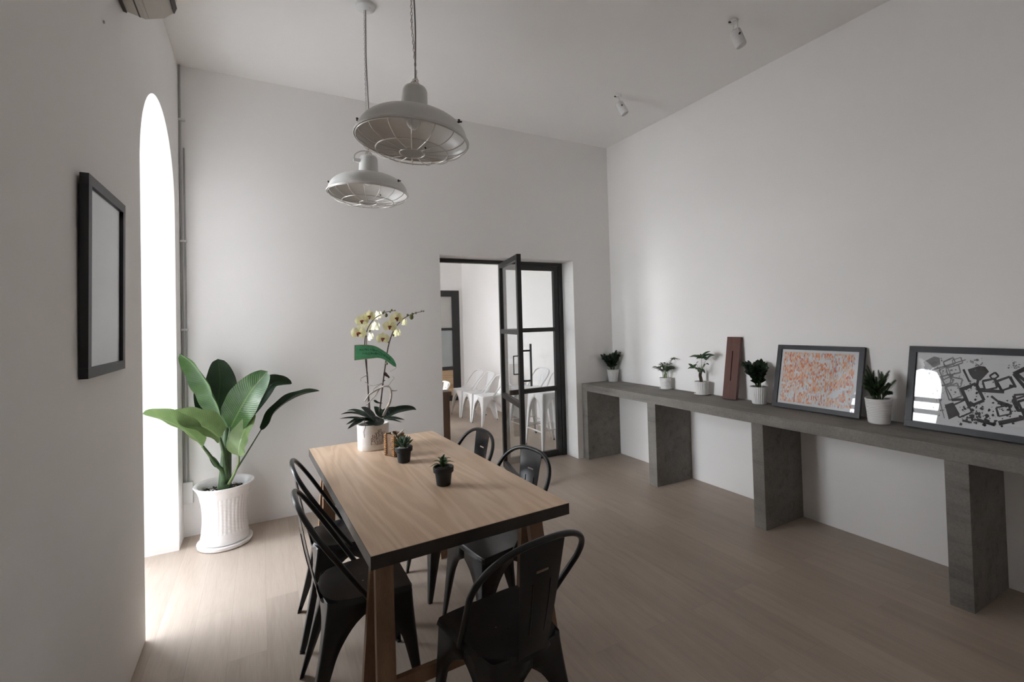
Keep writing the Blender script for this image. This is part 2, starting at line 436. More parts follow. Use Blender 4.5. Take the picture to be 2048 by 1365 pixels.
ARCHES = [(-1.75, .20, 1.55), (3.403, .524, 2.345), (5.80, .36, 2.25), (7.45, .34, 2.25)]   # (centre y, radius, spring height); first is unseen, added behind the camera as fill
def arch_wall(name, x0, x1, y0, y1, arches, m):
    bm = B()
    ys = [y0]
    prof = []          # list of (y, ztop_of_void or None)
    def quad(a, b, c, d): poly(bm, (a, b, c, d))
    cur = y0
    for yc, r, zs in arches:
        a, b = yc-r, yc+r
        for x in (x0, x1): quad((x,cur,0),(x,a,0),(x,a,H),(x,cur,H))
        for yy in (a, b): quad((x0,yy,0),(x1,yy,0),(x1,yy,zs),(x0,yy,zs))
        N = 40
        P = [(yc-r*math.cos(PI*k/N), zs+r*math.sin(PI*k/N)) for k in range(N+1)]
        for (ya, za), (yb, zb) in zip(P, P[1:]):
            for x in (x0, x1): quad((x,ya,za),(x,yb,zb),(x,yb,H),(x,ya,H))
            quad((x0,ya,za),(x0,yb,zb),(x1,yb,zb),(x1,ya,za))
        cur = b
    for x in (x0, x1): quad((x,cur,0),(x,y1,0),(x,y1,H),(x,cur,H))
    for yy in (y0, y1): quad((x0,yy,0),(x1,yy,0),(x1,yy,H),(x0,yy,H))
    bmesh.ops.remove_doubles(bm, verts=bm.verts[:], dist=1e-5)
    return struct(name, bm, m)
WT = .55
arch_wall('wall_left', XL-WT, XL, YF-.2, YE+.2, ARCHES, M_wall)

DX0, DX1, DZ = 1.477, 3.0, 2.15           # doorway in the back wall
bm = B()
box(bm, (XL, YB, 0), (DX0, YD, H)); box(bm, (DX1, YB, 0), (XR, YD, H)); box(bm, (DX0, YB, DZ), (DX1, YD, H))
struct('wall_back', bm, M_wall)
bm = B(); box(bm, (XL, YE, 0), (2.35, YE+.2, H)); box(bm, (3.44, YE, 0), (XR, YE+.2, H)); box(bm, (2.35, YE, 2.149), (3.44, YE+.2, H))
struct('wall_far', bm, M_wall)
bm = B(); box(bm, (-14, -12, -.16), (XL-.6, 18, -.11)); struct('terrace', bm, M_terrace)
bm = B(); box(bm, (-11, 1.45, -.11), (XL-WT-.02, 1.75, 6.0)); struct('sky_blocker_wall', bm, M_blocker)  # unseen wall added to hold sky light off the back wall and jamb

# ------------------------------------------------------------------ door_1: black steel door set in the doorway
d1 = thing('door_1', 'black steel framed glass door with right half fixed and narrow leaf swung open', 'door', (2.25, 4.38, 0)); d1['kind'] = 'structure'
O = V((2.25, 4.38, 0))
def wbox(bm, lo, hi, bev=0, o=O): return box(bm, V(lo)-o, V(hi)-o, 0, bev)
bm = B()
wbox(bm, (DX0+.001, 4.36, 2.112), (DX1-.001, 4.415, DZ-.002)); wbox(bm, (DX1-.055, 4.36, 0), (DX1-.001, 4.415, 2.112)); wbox(bm, (DX0+.001, 4.36, 0), (DX0+.05, 4.415, 2.112))
obj('door_frame', bm, M_blackframe, d1)
RAILS = ((.004, .07), (.725, .775), (1.385, 1.43), (2.06, 2.11))
bm = B()
wbox(bm, (2.235, 4.365, .004), (2.285, 4.405, 2.11), .002); wbox(bm, (2.885, 4.365, .004), (2.944, 4.405, 2.11), .002)
for a, b in RAILS: wbox(bm, (2.285, 4.367, a), (2.885, 4.403, b))
fp = obj('fixed_panel', bm, M_blackframe, d1)
for (a, b), (c, d) in zip(RAILS, RAILS[1:]):
    bm = B(); wbox(bm, (2.285, 4.383, b), (2.885, 4.387, c)); obj('pane', bm, M_glass, fp)
# open leaf, hinged on the middle post and swung into this room
HG = V((2.205, 4.345, 0)); LA = V((2.028, 3.62, 0)); ld = (LA-HG); LL = ld.length; ld.normalize(); ln = V((-ld.y, ld.x, 0))
LM = Matrix(((ld.x, ln.x, 0, HG.x-O.x), (ld.y, ln.y, 0, HG.y-O.y), (0, 0, 1, 0), (0, 0, 0, 1)))
bm = B()
box(bm, (0, -.02, .006), (.05, .02, 2.108), 0, .002, LM); box(bm, (LL-.05, -.02, .006), (LL, .02, 2.108), 0, .002, LM)
for a, b in RAILS: box(bm, (.05, -.018, max(a, .006)), (LL-.05, .018, min(b, 2.108)), 0, 0, LM)
lf = obj('door_leaf', bm, M_blackframe, d1)
for (a, b), (c, d) in zip(RAILS, RAILS[1:]):
    bm = B(); box(bm, (.05, -.002, b), (LL-.05, .002, c), 0, 0, LM); obj('pane', bm, M_glass, lf)
bm = B()
for s, z0, z1, off in ((1, .92, 1.30, .075), (-1, 1.03, 1.20, .045)):
    q = LL-.025
    tube(bm, [LM @ V((q, s*(.02+off), z0)), LM @ V((q, s*(.02+off), z1))], .010 if s > 0 else .005, 10)
    for zz in ((z0+.05, z1-.06) if s > 0 else (z0+.004, z1-.004)):
        tube(bm, [LM @ V((q, s*.018, zz)), LM @ V((q, s*(.02+off), zz))], .008 if s > 0 else .005, 8)
obj('pull_handle', bm, M_blackframe, lf)

# door_2: panelled door at the end of the next room
d2 = thing('door_2', 'far black framed door with frosted panes above pine boards', 'door', (2.9, YE, 0)); d2['kind'] = 'structure'
o2 = V((2.9, YE, 0))
bm = B()
wbox(bm, (3.29, YE-.03, 0), (3.439, YE+.05, 2.15), .003, o2); wbox(bm, (2.351, YE-.03, 0), (2.45, YE+.05, 2.15), .003, o2)
wbox(bm, (2.45, YE-.03, 2.03), (3.29, YE+.05, 2.15), 0, o2); wbox(bm, (2.45, YE-.025, 1.37), (3.29, YE+.04, 1.42), 0, o2)
wbox(bm, (2.45, YE-.025, .60), (3.29, YE+.04, .665), 0, o2); wbox(bm, (2.45, YE-.025, 0), (3.29, YE+.04, .10), 0, o2)
obj('door_frame', bm, M_blackframe, d2)
bm = B(); wbox(bm, (2.45, YE, 1.42), (3.29, YE+.01, 2.03), 0, o2); obj('pane', bm, M_frostwarm, d2)
bm = B(); wbox(bm, (2.45, YE, .665), (3.29, YE+.01, 1.37), 0, o2); obj('pane', bm, M_frost, d2)
bm = B()
for k in range(4): wbox(bm, (2.45, YE-.01, .10+k*.125), (3.29, YE+.02, .10+k*.125+.123), .004, o2)
obj('board_panel', bm, M_pine, d2)

# ------------------------------------------------------------------ concrete bench along the right wall
bench = thing('concrete_bench', 'long grey concrete bench running along the right wall on thick slab legs', 'bench', (3.295, 2.0, 0))
ob = V((3.295, 2.0, 0)); BX0, BX1 = 3.07, XR-.001
bm = B(); box(bm, V((BX0, -.10, .735))-ob, V((BX1, YB-.001, BT))-ob, 0, .006); obj('bench_top', bm, M_conc, bench)
for y0, y1 in ((4.06, YB-.001), (3.075, 3.172), (2.063, 2.150), (.985, 1.080), (-.09, .0)):
    bm = B(); box(bm, V((BX0+.002, y0, 0))-ob, V((BX1, y1, .7352))-ob, 0, .004); obj('slab_leg', bm, M_conc, bench)

# ------------------------------------------------------------------ dining table on trestles
TA = math.radians(2.0)
tx, ty = .683, 2.41
table = thing('dining_table', 'oak topped dining table with charcoal edges on brown trestle legs', 'table', (tx, ty, 0), TA)
hw, hl = .407, .803
bm = B(); box(bm, (-hw+.0015, -hl+.0015, TT-.036), (hw-.0015, hl-.0015, TT)); obj('tabletop', bm, M_table, table)
bm = B()
z0, z1 = TT-.046, TT-.0012
for a, b in (((-hw,-hl,z0),(hw,-hl+.016,z1)), ((-hw,hl-.016,z0),(hw,hl,z1)), ((-hw,-hl+.016,z0),(-hw+.016,hl-.016,z1)), ((hw-.016,-hl+.016,z0),(hw,hl-.016,z1))):
    box(bm, a, b)
obj('edge_band', bm, M_edge, table)
for yc, s in ((-.62, 1), (.60, -1)):
    bm = B(); box(bm, (-.37, yc-.035, TT-.10), (.37, yc+.035, TT-.0365), 0, .002); obj('trestle_beam', bm, M_leg, table)
    for xs in (-1, 1):
        for ysgn in (-1, 1):
            bm = B()
            bar(bm, (xs*.352, yc+ysgn*.135, 0), (xs*.325, yc+ysgn*.022, TT-.052), .066, .03, V((1,0,0)), .002)
            obj('trestle_leg', bm, M_leg, table)
    bm = B()
    ysgn = -s
    box(bm, (-.318, yc+ysgn*.098-.011, .205), (.318, yc+ysgn*.098+.011, .255), 0, .002)
    obj('stretcher', bm, M_leg, table)

# ------------------------------------------------------------------ sheet-metal chairs
def grid_panel(bm, us, vs, fn, holes=(), th=.0016):
    """grid surface fn(u,v) with cells dropped where they fall in holes; given thickness"""
    G = {}
    top = {}
    for i, u in enumerate(us):
        for j, v in enumerate(vs):
            p, nrm = fn(u, v); G[i,j] = (bm.verts.new(p), bm.verts.new(p - nrm*th))
    cells = set()
    for i in range(len(us)-1):
        for j in range(len(vs)-1):
            uc, vc = (us[i]+us[i+1])/2, (vs[j]+vs[j+1])/2
            if any(a < uc < b and c < vc < d for a, b, c, d in holes): continue
            cells.add((i, j))
    for i, j in cells:
        q = [(i,j),(i+1,j),(i+1,j+1),(i,j+1)]
        bm.faces.new([G[k][0] for k in q]).smooth = True
        bm.faces.new([G[k][1] for k in q[::-1]]).smooth = True
        for (a, b), nb in (((q[0],q[1]),(i,j-1)), ((q[1],q[2]),(i+1,j)), ((q[2],q[3]),(i,j+1)), ((q[3],q[0]),(i-1,j))):
            if nb not in cells: bm.faces.new((G[a][0], G[b][0], G[b][1], G[a][1]))
def lerp(a, b, t): return a+(b-a)*t
def build_chair(name, label, cat, mat, sh=.45, bh=.84, low=False, stool=False, loc=(0,0,0), rz=0, group=None, hoop=.212):
    """chair facing local +Y"""
    t = thing(name, label, cat, loc, rz, group)
    HW, HD = .178, .175                     # seat half width / depth
    # --- seat pan
    def seat_xy(u, v):
        wf = lerp(.150, HW, (v+1)/2)
        x = u*wf
        y = v*HD
        if v < 0: y += .055*(abs(u)**2.6)*(-v)**1.5; x *= 1-.10*(abs(v)**3)
        if v > 0: y -= .010*(abs(u)**6)
        return x, y
    def seat_fn(u, v):
        x, y = seat_xy(u, v)
        e = max(abs(u), abs(v))
        z = sh - (0.006*(1-e**4)) - (.024*max(0, (e-.95)/.05)**2)
        return V((x, y, z)), V((0,0,1))
    hs = .016
    c1 = (-.19, -.19+2*hs, .19-2*hs, .19, -hs, hs)
    base = [-1,-.985,-.96,-.9,-.75,-.55,-.35,.35,.55,.75,.9,.96,.985,1] + [-.20,-.20+2*hs,.20-2*hs,.20,-hs,hs]
    us = sorted(set(base)); vs = us
    H4 = [(-hs,hs,.20-2*hs,.20), (-hs,hs,-.20,-.20+2*hs), (-.20,-.20+2*hs,-hs,hs), (.20-2*hs,.20,-hs,hs)]
    bm = B(); grid_panel(bm, us, vs, seat_fn, H4)
    obj('seat', bm, mat, t, 35)
    # --- four pressed legs with arched apron between them
    leg_h = sh-.008
    FX, FYf, FYr = (.195, .205, -.235) if not stool else (.205, .205, -.215)
    for sx in (-1, 1):
        for sy in (-1, 1):
            tx_, ty_ = seat_xy(sx*1.0, sy*1.0)
            ty_ = sy*HD*(.97 if sy > 0 else .86); tx_ = sx*(HW*.985 if sy > 0 else .140)
            fx, fy = sx*FX*(1 if sy > 0 else .93), (FYf if sy > 0 else FYr)
            midx = abs(tx_); midy = abs(ty_) if sy > 0 else HD*.9
            N = 22; rows = []
            bm = B()
            apron = .062; arch = .15 if not stool else .17
            for i in range(N+1):
                k = i/N
                z = leg_h*(1-k) if not stool else leg_h*(1-k)
                # k from 0 (top) to 1 (foot); finer near top
                z = leg_h*(1-k**1.25)
                kk = 1-z/leg_h
                flare = kk**1.25 if not stool else kk
                cx, cy = lerp(tx_, fx, flare), lerp(ty_, fy, flare)
                d = leg_h - z
                wtap = lerp(.082, .021, min(1, max(0, (d-apron)/(leg_h-apron)))**.85)
                midx, midy = abs(cx), abs(cy)
                if d <= apron: wx, wy = midx+.003, midy+.003
                elif d < apron+arch:
                    q = (d-apron)/arch
                    e = 1-math.sqrt(max(0, 1-(1-q)**2))
                    wx = lerp(wtap, midx+.004, e); wy = lerp(wtap, midy, e)
                else: wx = wy = wtap
                rr = lerp(.020, .008, kk)
                pts = []
                # L-shaped section: along x wing, rounded corner, along y wing
                mx_ = sx*(lerp(HW*.985, FX, flare) + lerp(.140, FX*.93, flare))/2
                fade = max(0, 1-d/.14)
                ybow = lambda w_: cy if sy > 0 else cy + (-HD*.975-cy)*min(1, w_/abs(cx))*fade
                xskew = lambda w_: cx + (mx_-cx)*min(1, w_/abs(cy))
                pts.append((cx - sx*wx, ybow(wx))); pts.append((cx - sx*(rr+ (wx-rr)*.5), ybow(rr+(wx-rr)*.5)))
                for a in range(0, 5):
                    th = a/4*PI/2
                    pts.append((cx - sx*rr + sx*rr*math.sin(th), cy - sy*rr + sy*rr*math.cos(th)))
                pts.append((xskew(rr+(wy-rr)*.5), cy - sy*(rr+(wy-rr)*.5))); pts.append((xskew(wy), cy - sy*wy))
                rows.append([V((x, y, z)) for x, y in pts])
            outer = [[bm.verts.new(p) for p in r] for r in rows]
            thk = .0022
            inner = []
            for r in rows:
                ir = []
                for j, p in enumerate(r):
                    a, b = r[max(0, j-1)], r[min(len(r)-1, j+1)]
                    tg = (b-a); tg.z = 0; tg.normalize(); nn = V((tg.y, -tg.x, 0))
                    if nn.dot(V((sx, sy, 0))) > 0: nn = -nn
                    ir.append(bm.verts.new(p + nn*thk))
                inner.append(ir)
            for i in range(N):
                for j in range(len(outer[0])-1):
                    bm.faces.new((outer[i][j], outer[i][j+1], outer[i+1][j+1], outer[i+1][j])).smooth = True
                    bm.faces.new((inner[i][j], inner[i+1][j], inner[i+1][j+1], inner[i][j+1])).smooth = True
                for j in (0, len(outer[0])-1):
                    bm.faces.new((outer[i][j], outer[i+1][j], inner[i+1][j], inner[i][j]))
            for i in (0, N):
                for j in range(len(outer[0])-1):
                    bm.faces.new((outer[i][j], outer[i][j+1], inner[i][j+1], inner[i][j]))
            lg = obj('leg', bm, mat, t)
            bm = B(); lathe(bm, [(0,0),(.0085,0),(.009,.003),(.0085,.012),(0,.012)], 10, (fx-sx*.010, fy-sy*.010, 0)); obj('rubber_foot', bm, M_rubber, lg)
    # --- back hoop and splat
    yb0, yb1 = (.005, -.245) if not stool else (-.07, -.23)
    hz = bh - sh
    rake = lambda z: lerp(yb0, yb1, min(1.05, max(0, (z-sh+.02)/hz)))
    wb, wt = .172 if hoop > .2 else .150, hoop
    pts = []
    rad, e = (.17, .80) if hz > .34 else (.105, .64)
    zs = bh - .011 - rad*.9
    for k in range(7): pts.append((-lerp(wb, wt, k/6), lerp(sh-.012, zs, k/6)))
    for k in range(1, 20):
        a = PI*(1-k/20)
        ca, sa = math.cos(a), math.sin(a)
        pts.append((wt*math.copysign(abs(ca)**e, ca), zs + rad*.9*abs(sa)**e))
    for k in range(7): pts.append((lerp(wt, wb, k/6), lerp(zs, sh-.012, k/6)))
    P3 = [V((x, rake(z) , z)) for x, z in pts]
    bm = B(); tube(bm, catmull(P3, 80), .0105, 10); obj('back_hoop', bm, mat, t, 50)
    def splat_fn(u, v):
        z = lerp(sh-.022, bh-.011, v)
        w = lerp(.056, .088, v**.9)
        ys = lerp(-.165, yb1, v) if v < 1 else yb1
        ys = lerp(-.166, yb1+.0, v**.85) - .012*(1-u*u)*(math.sin(PI*v))
        return V((u*w, ys, z)), V((0, 1, 0))
    us = [-1,-.97,-.9,-.6,-.3,.3,.6,.9,.97,1]
    vs = [0,.04,.1,.2,.3,.4,.5,.6,.68,.74,.76,.82,.88,.94,1]
    bm = B(); grid_panel(bm, us, vs, splat_fn, [(-.3,.3,.74,.76)], .0018)
    # embossed rib
    ribv = [.22,.3,.4,.5,.6,.66]
    for s in (-1, 1):
        tube(bm, catmull([splat_fn(s*.45, v)[0]+V((0,.001,0)) for v in ribv], 12), .0022, 6)
        tube(bm, catmull([splat_fn(s*.45, v)[0]-V((0,.0022,0)) for v in ribv], 12), .0022, 6)
    obj('backrest_splat', bm, mat, t, 35)
    if stool:
        bm = B(); zz = .21; k = (1-zz/leg_h)
        cs = [(-lerp(.140,FX*.93,k), lerp(-HD*.86,FYr,k)), (lerp(.140,FX*.93,k), lerp(-HD*.86,FYr,k)), (lerp(HW,FX,k), lerp(HD*.97,FYf,k)), (-lerp(HW,FX,k), lerp(HD*.97,FYf,k))]
        for i in range(4):
            a, b = cs[i], cs[(i+1)%4]; dz = .02 if i % 2 else 0
            tube(bm, [(a[0]*.96, a[1]*.96, zz+dz), (b[0]*.96, b[1]*.96, zz+dz)], .008, 8)
        obj('footrest', bm, mat, t)
    else:
        bm = B(); z = sh-.075
        for s in (-1, 1):
            tube(bm, catmull([(s*.115,.115,z),(s*.05,.05,z+.03),(0,0,z+.036),(-s*.05,-.05,z+.03),(-s*.095,-.10,z)], 14), .006, 6)
        obj('under_brace', bm, mat, t)
    return t
GB = 'black chairs around the table'
bc = build_chair('metal_chair', 'black metal chair at the near end of the table, its back to the viewer', 'chair', M_black, loc=(.730, 1.484, 0), rz=math.radians(6), group=GB)
dup(bc, (.355, 2.06, 0), math.radians(-90), 'black metal chair on the window side of the table, nearest the viewer', GB)
dup(bc, (.372, 2.56, 0), math.radians(-92), 'black metal chair on the window side of the table, nearer the big potted plant', GB)
dup(bc, (.998, 2.105, 0), math.radians(97), 'black metal chair on the bench side, its seat showing under the near table edge', GB)
dup(bc, (.960, 2.655, 0), math.radians(93), 'black metal chair on the bench side of the table, the one nearer the doorway', GB)
GW = 'white chairs in the next room'
wc = build_chair('metal_chair', 'white metal chair against the next room wall, nearest the glass door', 'chair', M_white, sh=.43, bh=.72, hoop=.182, loc=(2.965, 6.33, 0), rz=PI/2, group=GW)
dup(wc, (2.965, 6.745, 0), PI/2, 'white metal chair in the middle of the row seen through the open doorway', GW)
dup(wc, (2.955, 7.16, 0), PI/2, 'white metal chair at the far end of the row, next to the pine panelled door', GW)
dup(wc, (1.96, 6.05, 0), PI/2, 'white metal chair mostly hidden behind the low brown counter in the next room', GW)
GS = 'white bar stools behind the fixed glass'
ws = build_chair('bar_stool', 'white metal bar stool seen through the fixed glass panel, nearest the doorway', 'stool', M_white, sh=.66, bh=.895, stool=True, hoop=.182, loc=(3.03, 4.80, 0), rz=PI/2, group=GS)
dup(ws, (3.03, 5.24, 0), PI/2, 'white metal bar stool behind another one, half hidden by the open glass leaf', GS)

# low brown counter in the next room
ct = thing('side_counter', 'low dark brown wooden counter just inside the doorway of the next room', 'counter', (1.5, 5.70, 0))
bm = B(); box(bm, (-.55, -.10, .585), (.61, .11, .64), 0, .003); obj('counter_top', bm, M_panel, ct)
for x in (-.52, .44):
    bm = B(); box(bm, (x, -.09, 0), (x+.145, .10, .5855), 0, .002); obj('end_panel', bm, M_panel, ct)

kc = thing('cabinet', 'brown wooden cabinet with pale worktop, mirrored in the open glass door leaf', 'cabinet', (1.72, 7.25, 0))
bm = B(); box(bm, (-.40, -.29, .0), (.40, .29, .83), 0, .003); obj('body', bm, M_pine_dark, kc)
bm = B(); box(bm, (-.42, -.31, .83), (.42, .31, .865), 0, .003); obj('worktop', bm, M_matteceramic, kc)
for x in (-.39, .005):
    bm = B(); box(bm, (x, -.308, .06), (x+.385, -.29, .81), 0, .003); dr = obj('door', bm, M_pine_dark, kc)
    bm = B(); tube(bm, [(x+.19-.05, -.322, .74), (x+.19+.05, -.322, .74)], .005, 8); obj('handle', bm, M_blackframe, dr)

# ------------------------------------------------------------------ pendant lamps
def ell(a, b, n, t0, t1): return [(a*math.cos(lerp(t0,t1,k/n)), b*math.sin(lerp(t0,t1,k/n))) for k in range(n+1)]
def pendant(label, loc, rz, second, tilt):
    t = thing('pendant_lamp', label, 'lamp', loc, rz, 'caged pendant lamps above the table')     # origin = rim centre
    R = .235
    dome = [(R+.004, -.006), (R+.006, 0), (R, .006)] + [(.064+(R-.068)*math.cos(a)**.9, .008+.100*math.sin(a)) for a in [PI/2*k/14 for k in range(1, 14)]] + [(.066, .110), (.060, .115)]
    bm = B(); lathe(bm, dome, 48)
    lathe(bm, [(r-.004 if r > .1 else r, z) for r, z in dome[1:]][::-1], 48, mi=1)
    obj('shade', bm, [M_lamp, M_lampin], t, 40)
    bm = B(); lathe(bm, [(.064,.108),(.0585,.116),(.056,.16),(.052,.214),(.046,.226),(.033,.231),(0,.232)], 32)
    for a in (.3, 1.9, 3.4, 5.0): ball(bm, (.058*math.cos(a), .058*math.sin(a), .124), .004, 8)
    cap = obj('cap', bm, M_lamp, t, 50)
    bm = B()
    for s in (-1, 1): tube(bm, [(s*.017, 0, .228), (s*.017, 0, .248), (s*.010, 0, .254), (s*.006, 0, .248), (s*.006, 0, .228)], .0035, 6)
    tube(bm, circle((0,0,.260), .012, 12), .003, 6, True)
    obj('hook', bm, M_chrome, cap)
    if second:
        bm = B(); tube(bm, catmull([(0,0,.260), (-.045,-.005,.252), (-.080,-.008,.226), (-.084,-.008,.200)], 14), .0035, 6); obj('side_cable', bm, M_chrome, cap)
        bm = B(); tube(bm, [(-.045,-.006,.192), (-.090,-.006,.192)], .011, 10); obj('cable_gland', bm, M_lamp, cap)
    bm = B(); ball(bm, (0,0,.080), .030, 18, (1,1,1.1)); tube(bm, [(0,0,.10),(0,0,.118)], .018, 12); obj('bulb', bm, M_bulb, t, True)
    # wire cage
    bm = B(); zb = -.050; r1, r2 = .150, .052
    tube(bm, circle((0,0,-.006), R-.003, 56), .003, 6, True); tube(bm, circle((0,0,zb), r1, 44), .0026, 6, True); tube(bm, circle((0,0,zb-.006), r2, 28), .0026, 6, True)
    n = 16
    for k in range(n):
        a = 2*PI*k/n+.1; ca, sa = math.cos(a), math.sin(a)
        tube(bm, catmull([(ca*(R-.003), sa*(R-.003), -.006), (ca*(R-.016), sa*(R-.016), -.024), (ca*.185, sa*.185, -.043), (ca*r1, sa*r1, zb), (ca*.10, sa*.10, zb-.004), (ca*r2, sa*r2, zb-.006)], 14), .0018, 5)
    obj('wire_cage', bm, M_chrome, t, True)
    bm = B()
    for a in (math.radians(-51), math.radians(168), math.radians(58)):
        q = V((math.cos(a), math.sin(a), 0))
        p = q*(R-.018) + V((0,0,.050)); tube(bm, [p - q*.012, p + q*.010], .004, 6)
        s = V((-q.y, q.x, 0))
        for sg in (-1, 1): ball(bm, p+q*.010+s*sg*.008+V((0,0,.004)), .006, 6, (1,1,.6))
    obj('wing_nut', bm, M_dark, t)
    # the shade hangs a little askew from its hook
    q = math.radians(tilt); hk = Matrix.Translation((0,0,.235))
    for ch in t.children: ch.matrix_local = hk @ Matrix.Rotation(q, 4, V((.29,.957,0))) @ hk.inverted()
    zc = H - loc[2]
    bm = B(); tube(bm, catmull([(0,0,.258), (.006,0,.27+.25*(zc-.27)), (-.002,0,.27+.6*(zc-.27)), (0,0,zc-.03)], 20), .0035, 6); obj('power_cord', bm, M_cord, t)
    bm = B(); z = .268; k = 0
    while z < zc-.03:
        ph = math.pi/2 if k % 2 else 0
        cx_ = -.009 if z > .5 else lerp(.006, -.009, (z-.268)/.232)
        ring = [V((cx_ + .0042*math.cos(q)*math.cos(ph), .0042*math.cos(q)*math.sin(ph), z+.010*math.sin(q))) for q in [2*PI*i/8 for i in range(8)]]
        tube(bm, ring, .0013, 4, True); z += .0155; k += 1
    obj('chain', bm, M_chrome, t)
    bm = B(); lathe(bm, [(0,zc-.03),(.04,zc-.029),(.056,zc-.018),(.06,zc-.001),(0,zc-.001)], 28); ball(bm, (.02,-.03,zc-.03), .005, 6); obj('ceiling_rose', bm, M_plastic, t, 40)
    return t
pendant('larger looking white caged pendant lamp nearer the viewer, overlapping in front of the other', (.594, 1.925, 2.285), 0, False, 4.0)
pendant('white caged pendant lamp farther back, smaller looking with a side cable loop', (.590, 2.89, 2.305), 0, True, 1.6)

# ------------------------------------------------------------------ ceiling spotlights
def spot(label, p, tilt, yaw):
    t = thing('ceiling_spotlight', label, 'spotlight', p, 0, 'ceiling spotlights by the right wall')
    bm = B(); lathe(bm, [(0,-.012),(.026,-.012),(.028,0),(0,0)], 20); obj('mount_plate', bm, M_plastic, t, 40)
    ax = Euler((tilt, 0, yaw)).to_matrix()
    c = V((.03, 0, -.10)); s = ax @ V((1,0,0)); d = ax @ V((0,0,-1))
    bm = B(); tube(bm, catmull([c+s*.040+d*.005, c+s*.042-d*.03, V((.012,0,-.022))+s*.032, V((0,0,-.014)), V((.012,0,-.022))-s*.032, c-s*.042-d*.03, c-s*.040+d*.005], 24), .0042, 6); obj('bracket', bm, M_plastic, t)
    bm = B(); M = ax.to_4x4(); M.translation = c
    lathe(bm, [(0,.048),(.026,.048),(.034,.042),(.036,.02),(.036,-.065),(.032,-.068),(.029,-.060),(0,-.04)], 26)
    for v in bm.verts: v.co = M @ v.co
    obj('lamp_head', bm, M_plastic, t, 40)
    bm = B()
    for sg in (-1, 1): tube(bm, [c+s*sg*.036, c+s*sg*.048], .006, 8)
    tube(bm, [V((-.035,.012,-.012)), V((-.018,.008,-.008))], .006, 8)
    obj('knob', bm, M_dark, t)
spot('white ceiling spotlight nearer the viewer, tilted toward the right wall', (2.80, 1.98, H), math.radians(20), math.radians(-125))
spot('white ceiling spotlight farther back, near the room corner', (2.79, 3.11, H), math.radians(28), math.radians(-125))

# ------------------------------------------------------------------ air conditioner high on the left wall
acu = thing('air_conditioner', 'aged white wall air conditioner at the top of the left wall', 'air conditioner', (XL, 2.57, 2.9))
prof = [(.0,.015),(.082,-.004),(.15,.02),(.182,.052),(.198,.12),(.20,.24),(.17,.30),(0,.30)]
bm = B()
def extr(bm, prof, y0, y1, mi=0):
    A = [bm.verts.new((x, y0, z)) for x, z in prof]; D = [bm.verts.new((x, y1, z)) for x, z in prof]
    n = len(prof)
    for i in range(n): bm.faces.new((A[i], A[(i+1)%n], D[(i+1)%n], D[i])).material_index = mi
    bm.faces.new(A).material_index = mi; bm.faces.new(D[::-1]).material_index = mi
extr(bm, [(x+.001, z) for x, z in prof], -.86, 0); obj('case', bm, M_ac, acu)
bm = B(); extr(bm, [(.095,-.003),(.150,.016),(.154,.011),(.099,-.008)], -.84, -.02); obj('louvre', bm, M_ac, acu)
bm = B(); extr(bm, [(.186,.048),(.196,.075),(.200,.074),(.190,.046)], -.84, -.01); obj('vent_slot', bm, M_acdark, acu)
bm = B(); extr(bm, [(.060,.004),(.066,.0025),(.066,-.002),(.060,-.001)], -.85, -.001); extr(bm, [(.004,.016),(.018,.012),(.018,.004),(.004,.008)], -.85, -.001); obj('seam', bm, M_acdark, acu)

# ------------------------------------------------------------------ conduit pipes and box in the back left corner
cp = thing('conduit_pipe', 'thin grey conduit pipes running down the corner behind the arch', 'pipe', (-.497, YB, .4))
bm = B(); tube(bm, [(-.012,-.008,0),(-.012,-.008,H-.401)], .006, 8); tube(bm, [(.010,-.007,0),(.010,-.007,2.45)], .0055, 8); obj('pipe', bm, M_pipe, cp, True)
for z in (.45, 1.1, 1.75, 2.65):
    bm = B(); box(bm, (-.021,-.022,z), (.021,-.001,z+.015)); obj('clip', bm, M_plastic, cp)
bm = B(); box(bm, (-.5185, YB-.035, .245), (-.458, YB-.0005, .40), 0, .003); tag(obj('junction_box', bm, M_plastic), 'small white junction box low on the back wall below the pipes', 'electrical box')
bm = B(); ball(bm, (0,0,0), .006, 8, (.6,1,1)); o = obj('wall_plug', bm, M_pipe, loc=atX(208, 44, XL+.004)); tag(o, 'tiny grey plug dot high on the left wall below the air conditioner', 'plug')

# ------------------------------------------------------------------ framed pictures
def picture(label, name, base, W, Hh, bw, th, Mx, art, artfn=None, cat='picture'):
    """frame in local X (width) / Z (up), front looks along -Y; Mx = placement"""
    t = thing(name, label, cat); t.matrix_world = Mx
    bm = B()
    for a, b in (((0,0,0),(W,th,bw)), ((0,0,Hh-bw),(W,th,Hh)), ((0,0,bw),(bw,th,Hh-bw)), ((W-bw,0,bw),(W,th,Hh-bw))): box(bm, a, b, 0, .0012)
    obj('frame', bm, M_framegrey, t)
    bm = B(); box(bm, (bw*.8, th*.5, bw*.8), (W-bw*.8, th*.7, Hh-bw*.8)); uvmap_xy(bm, lambda c: (c.x-bw)/(W-2*bw), lambda c: (c.z-bw)/(Hh-2*bw))
    pr = None
    if artfn: artfn(bm, bw, W-bw, bw, Hh-bw, th*.5-.0004)
    obj('print', bm, art, t)
    bm = B(); box(bm, (bw*.9, th*.30, bw*.9), (W-bw*.9, th*.30+.002, Hh-bw*.9)); obj('glass', bm, M_picglass, t)
    return t
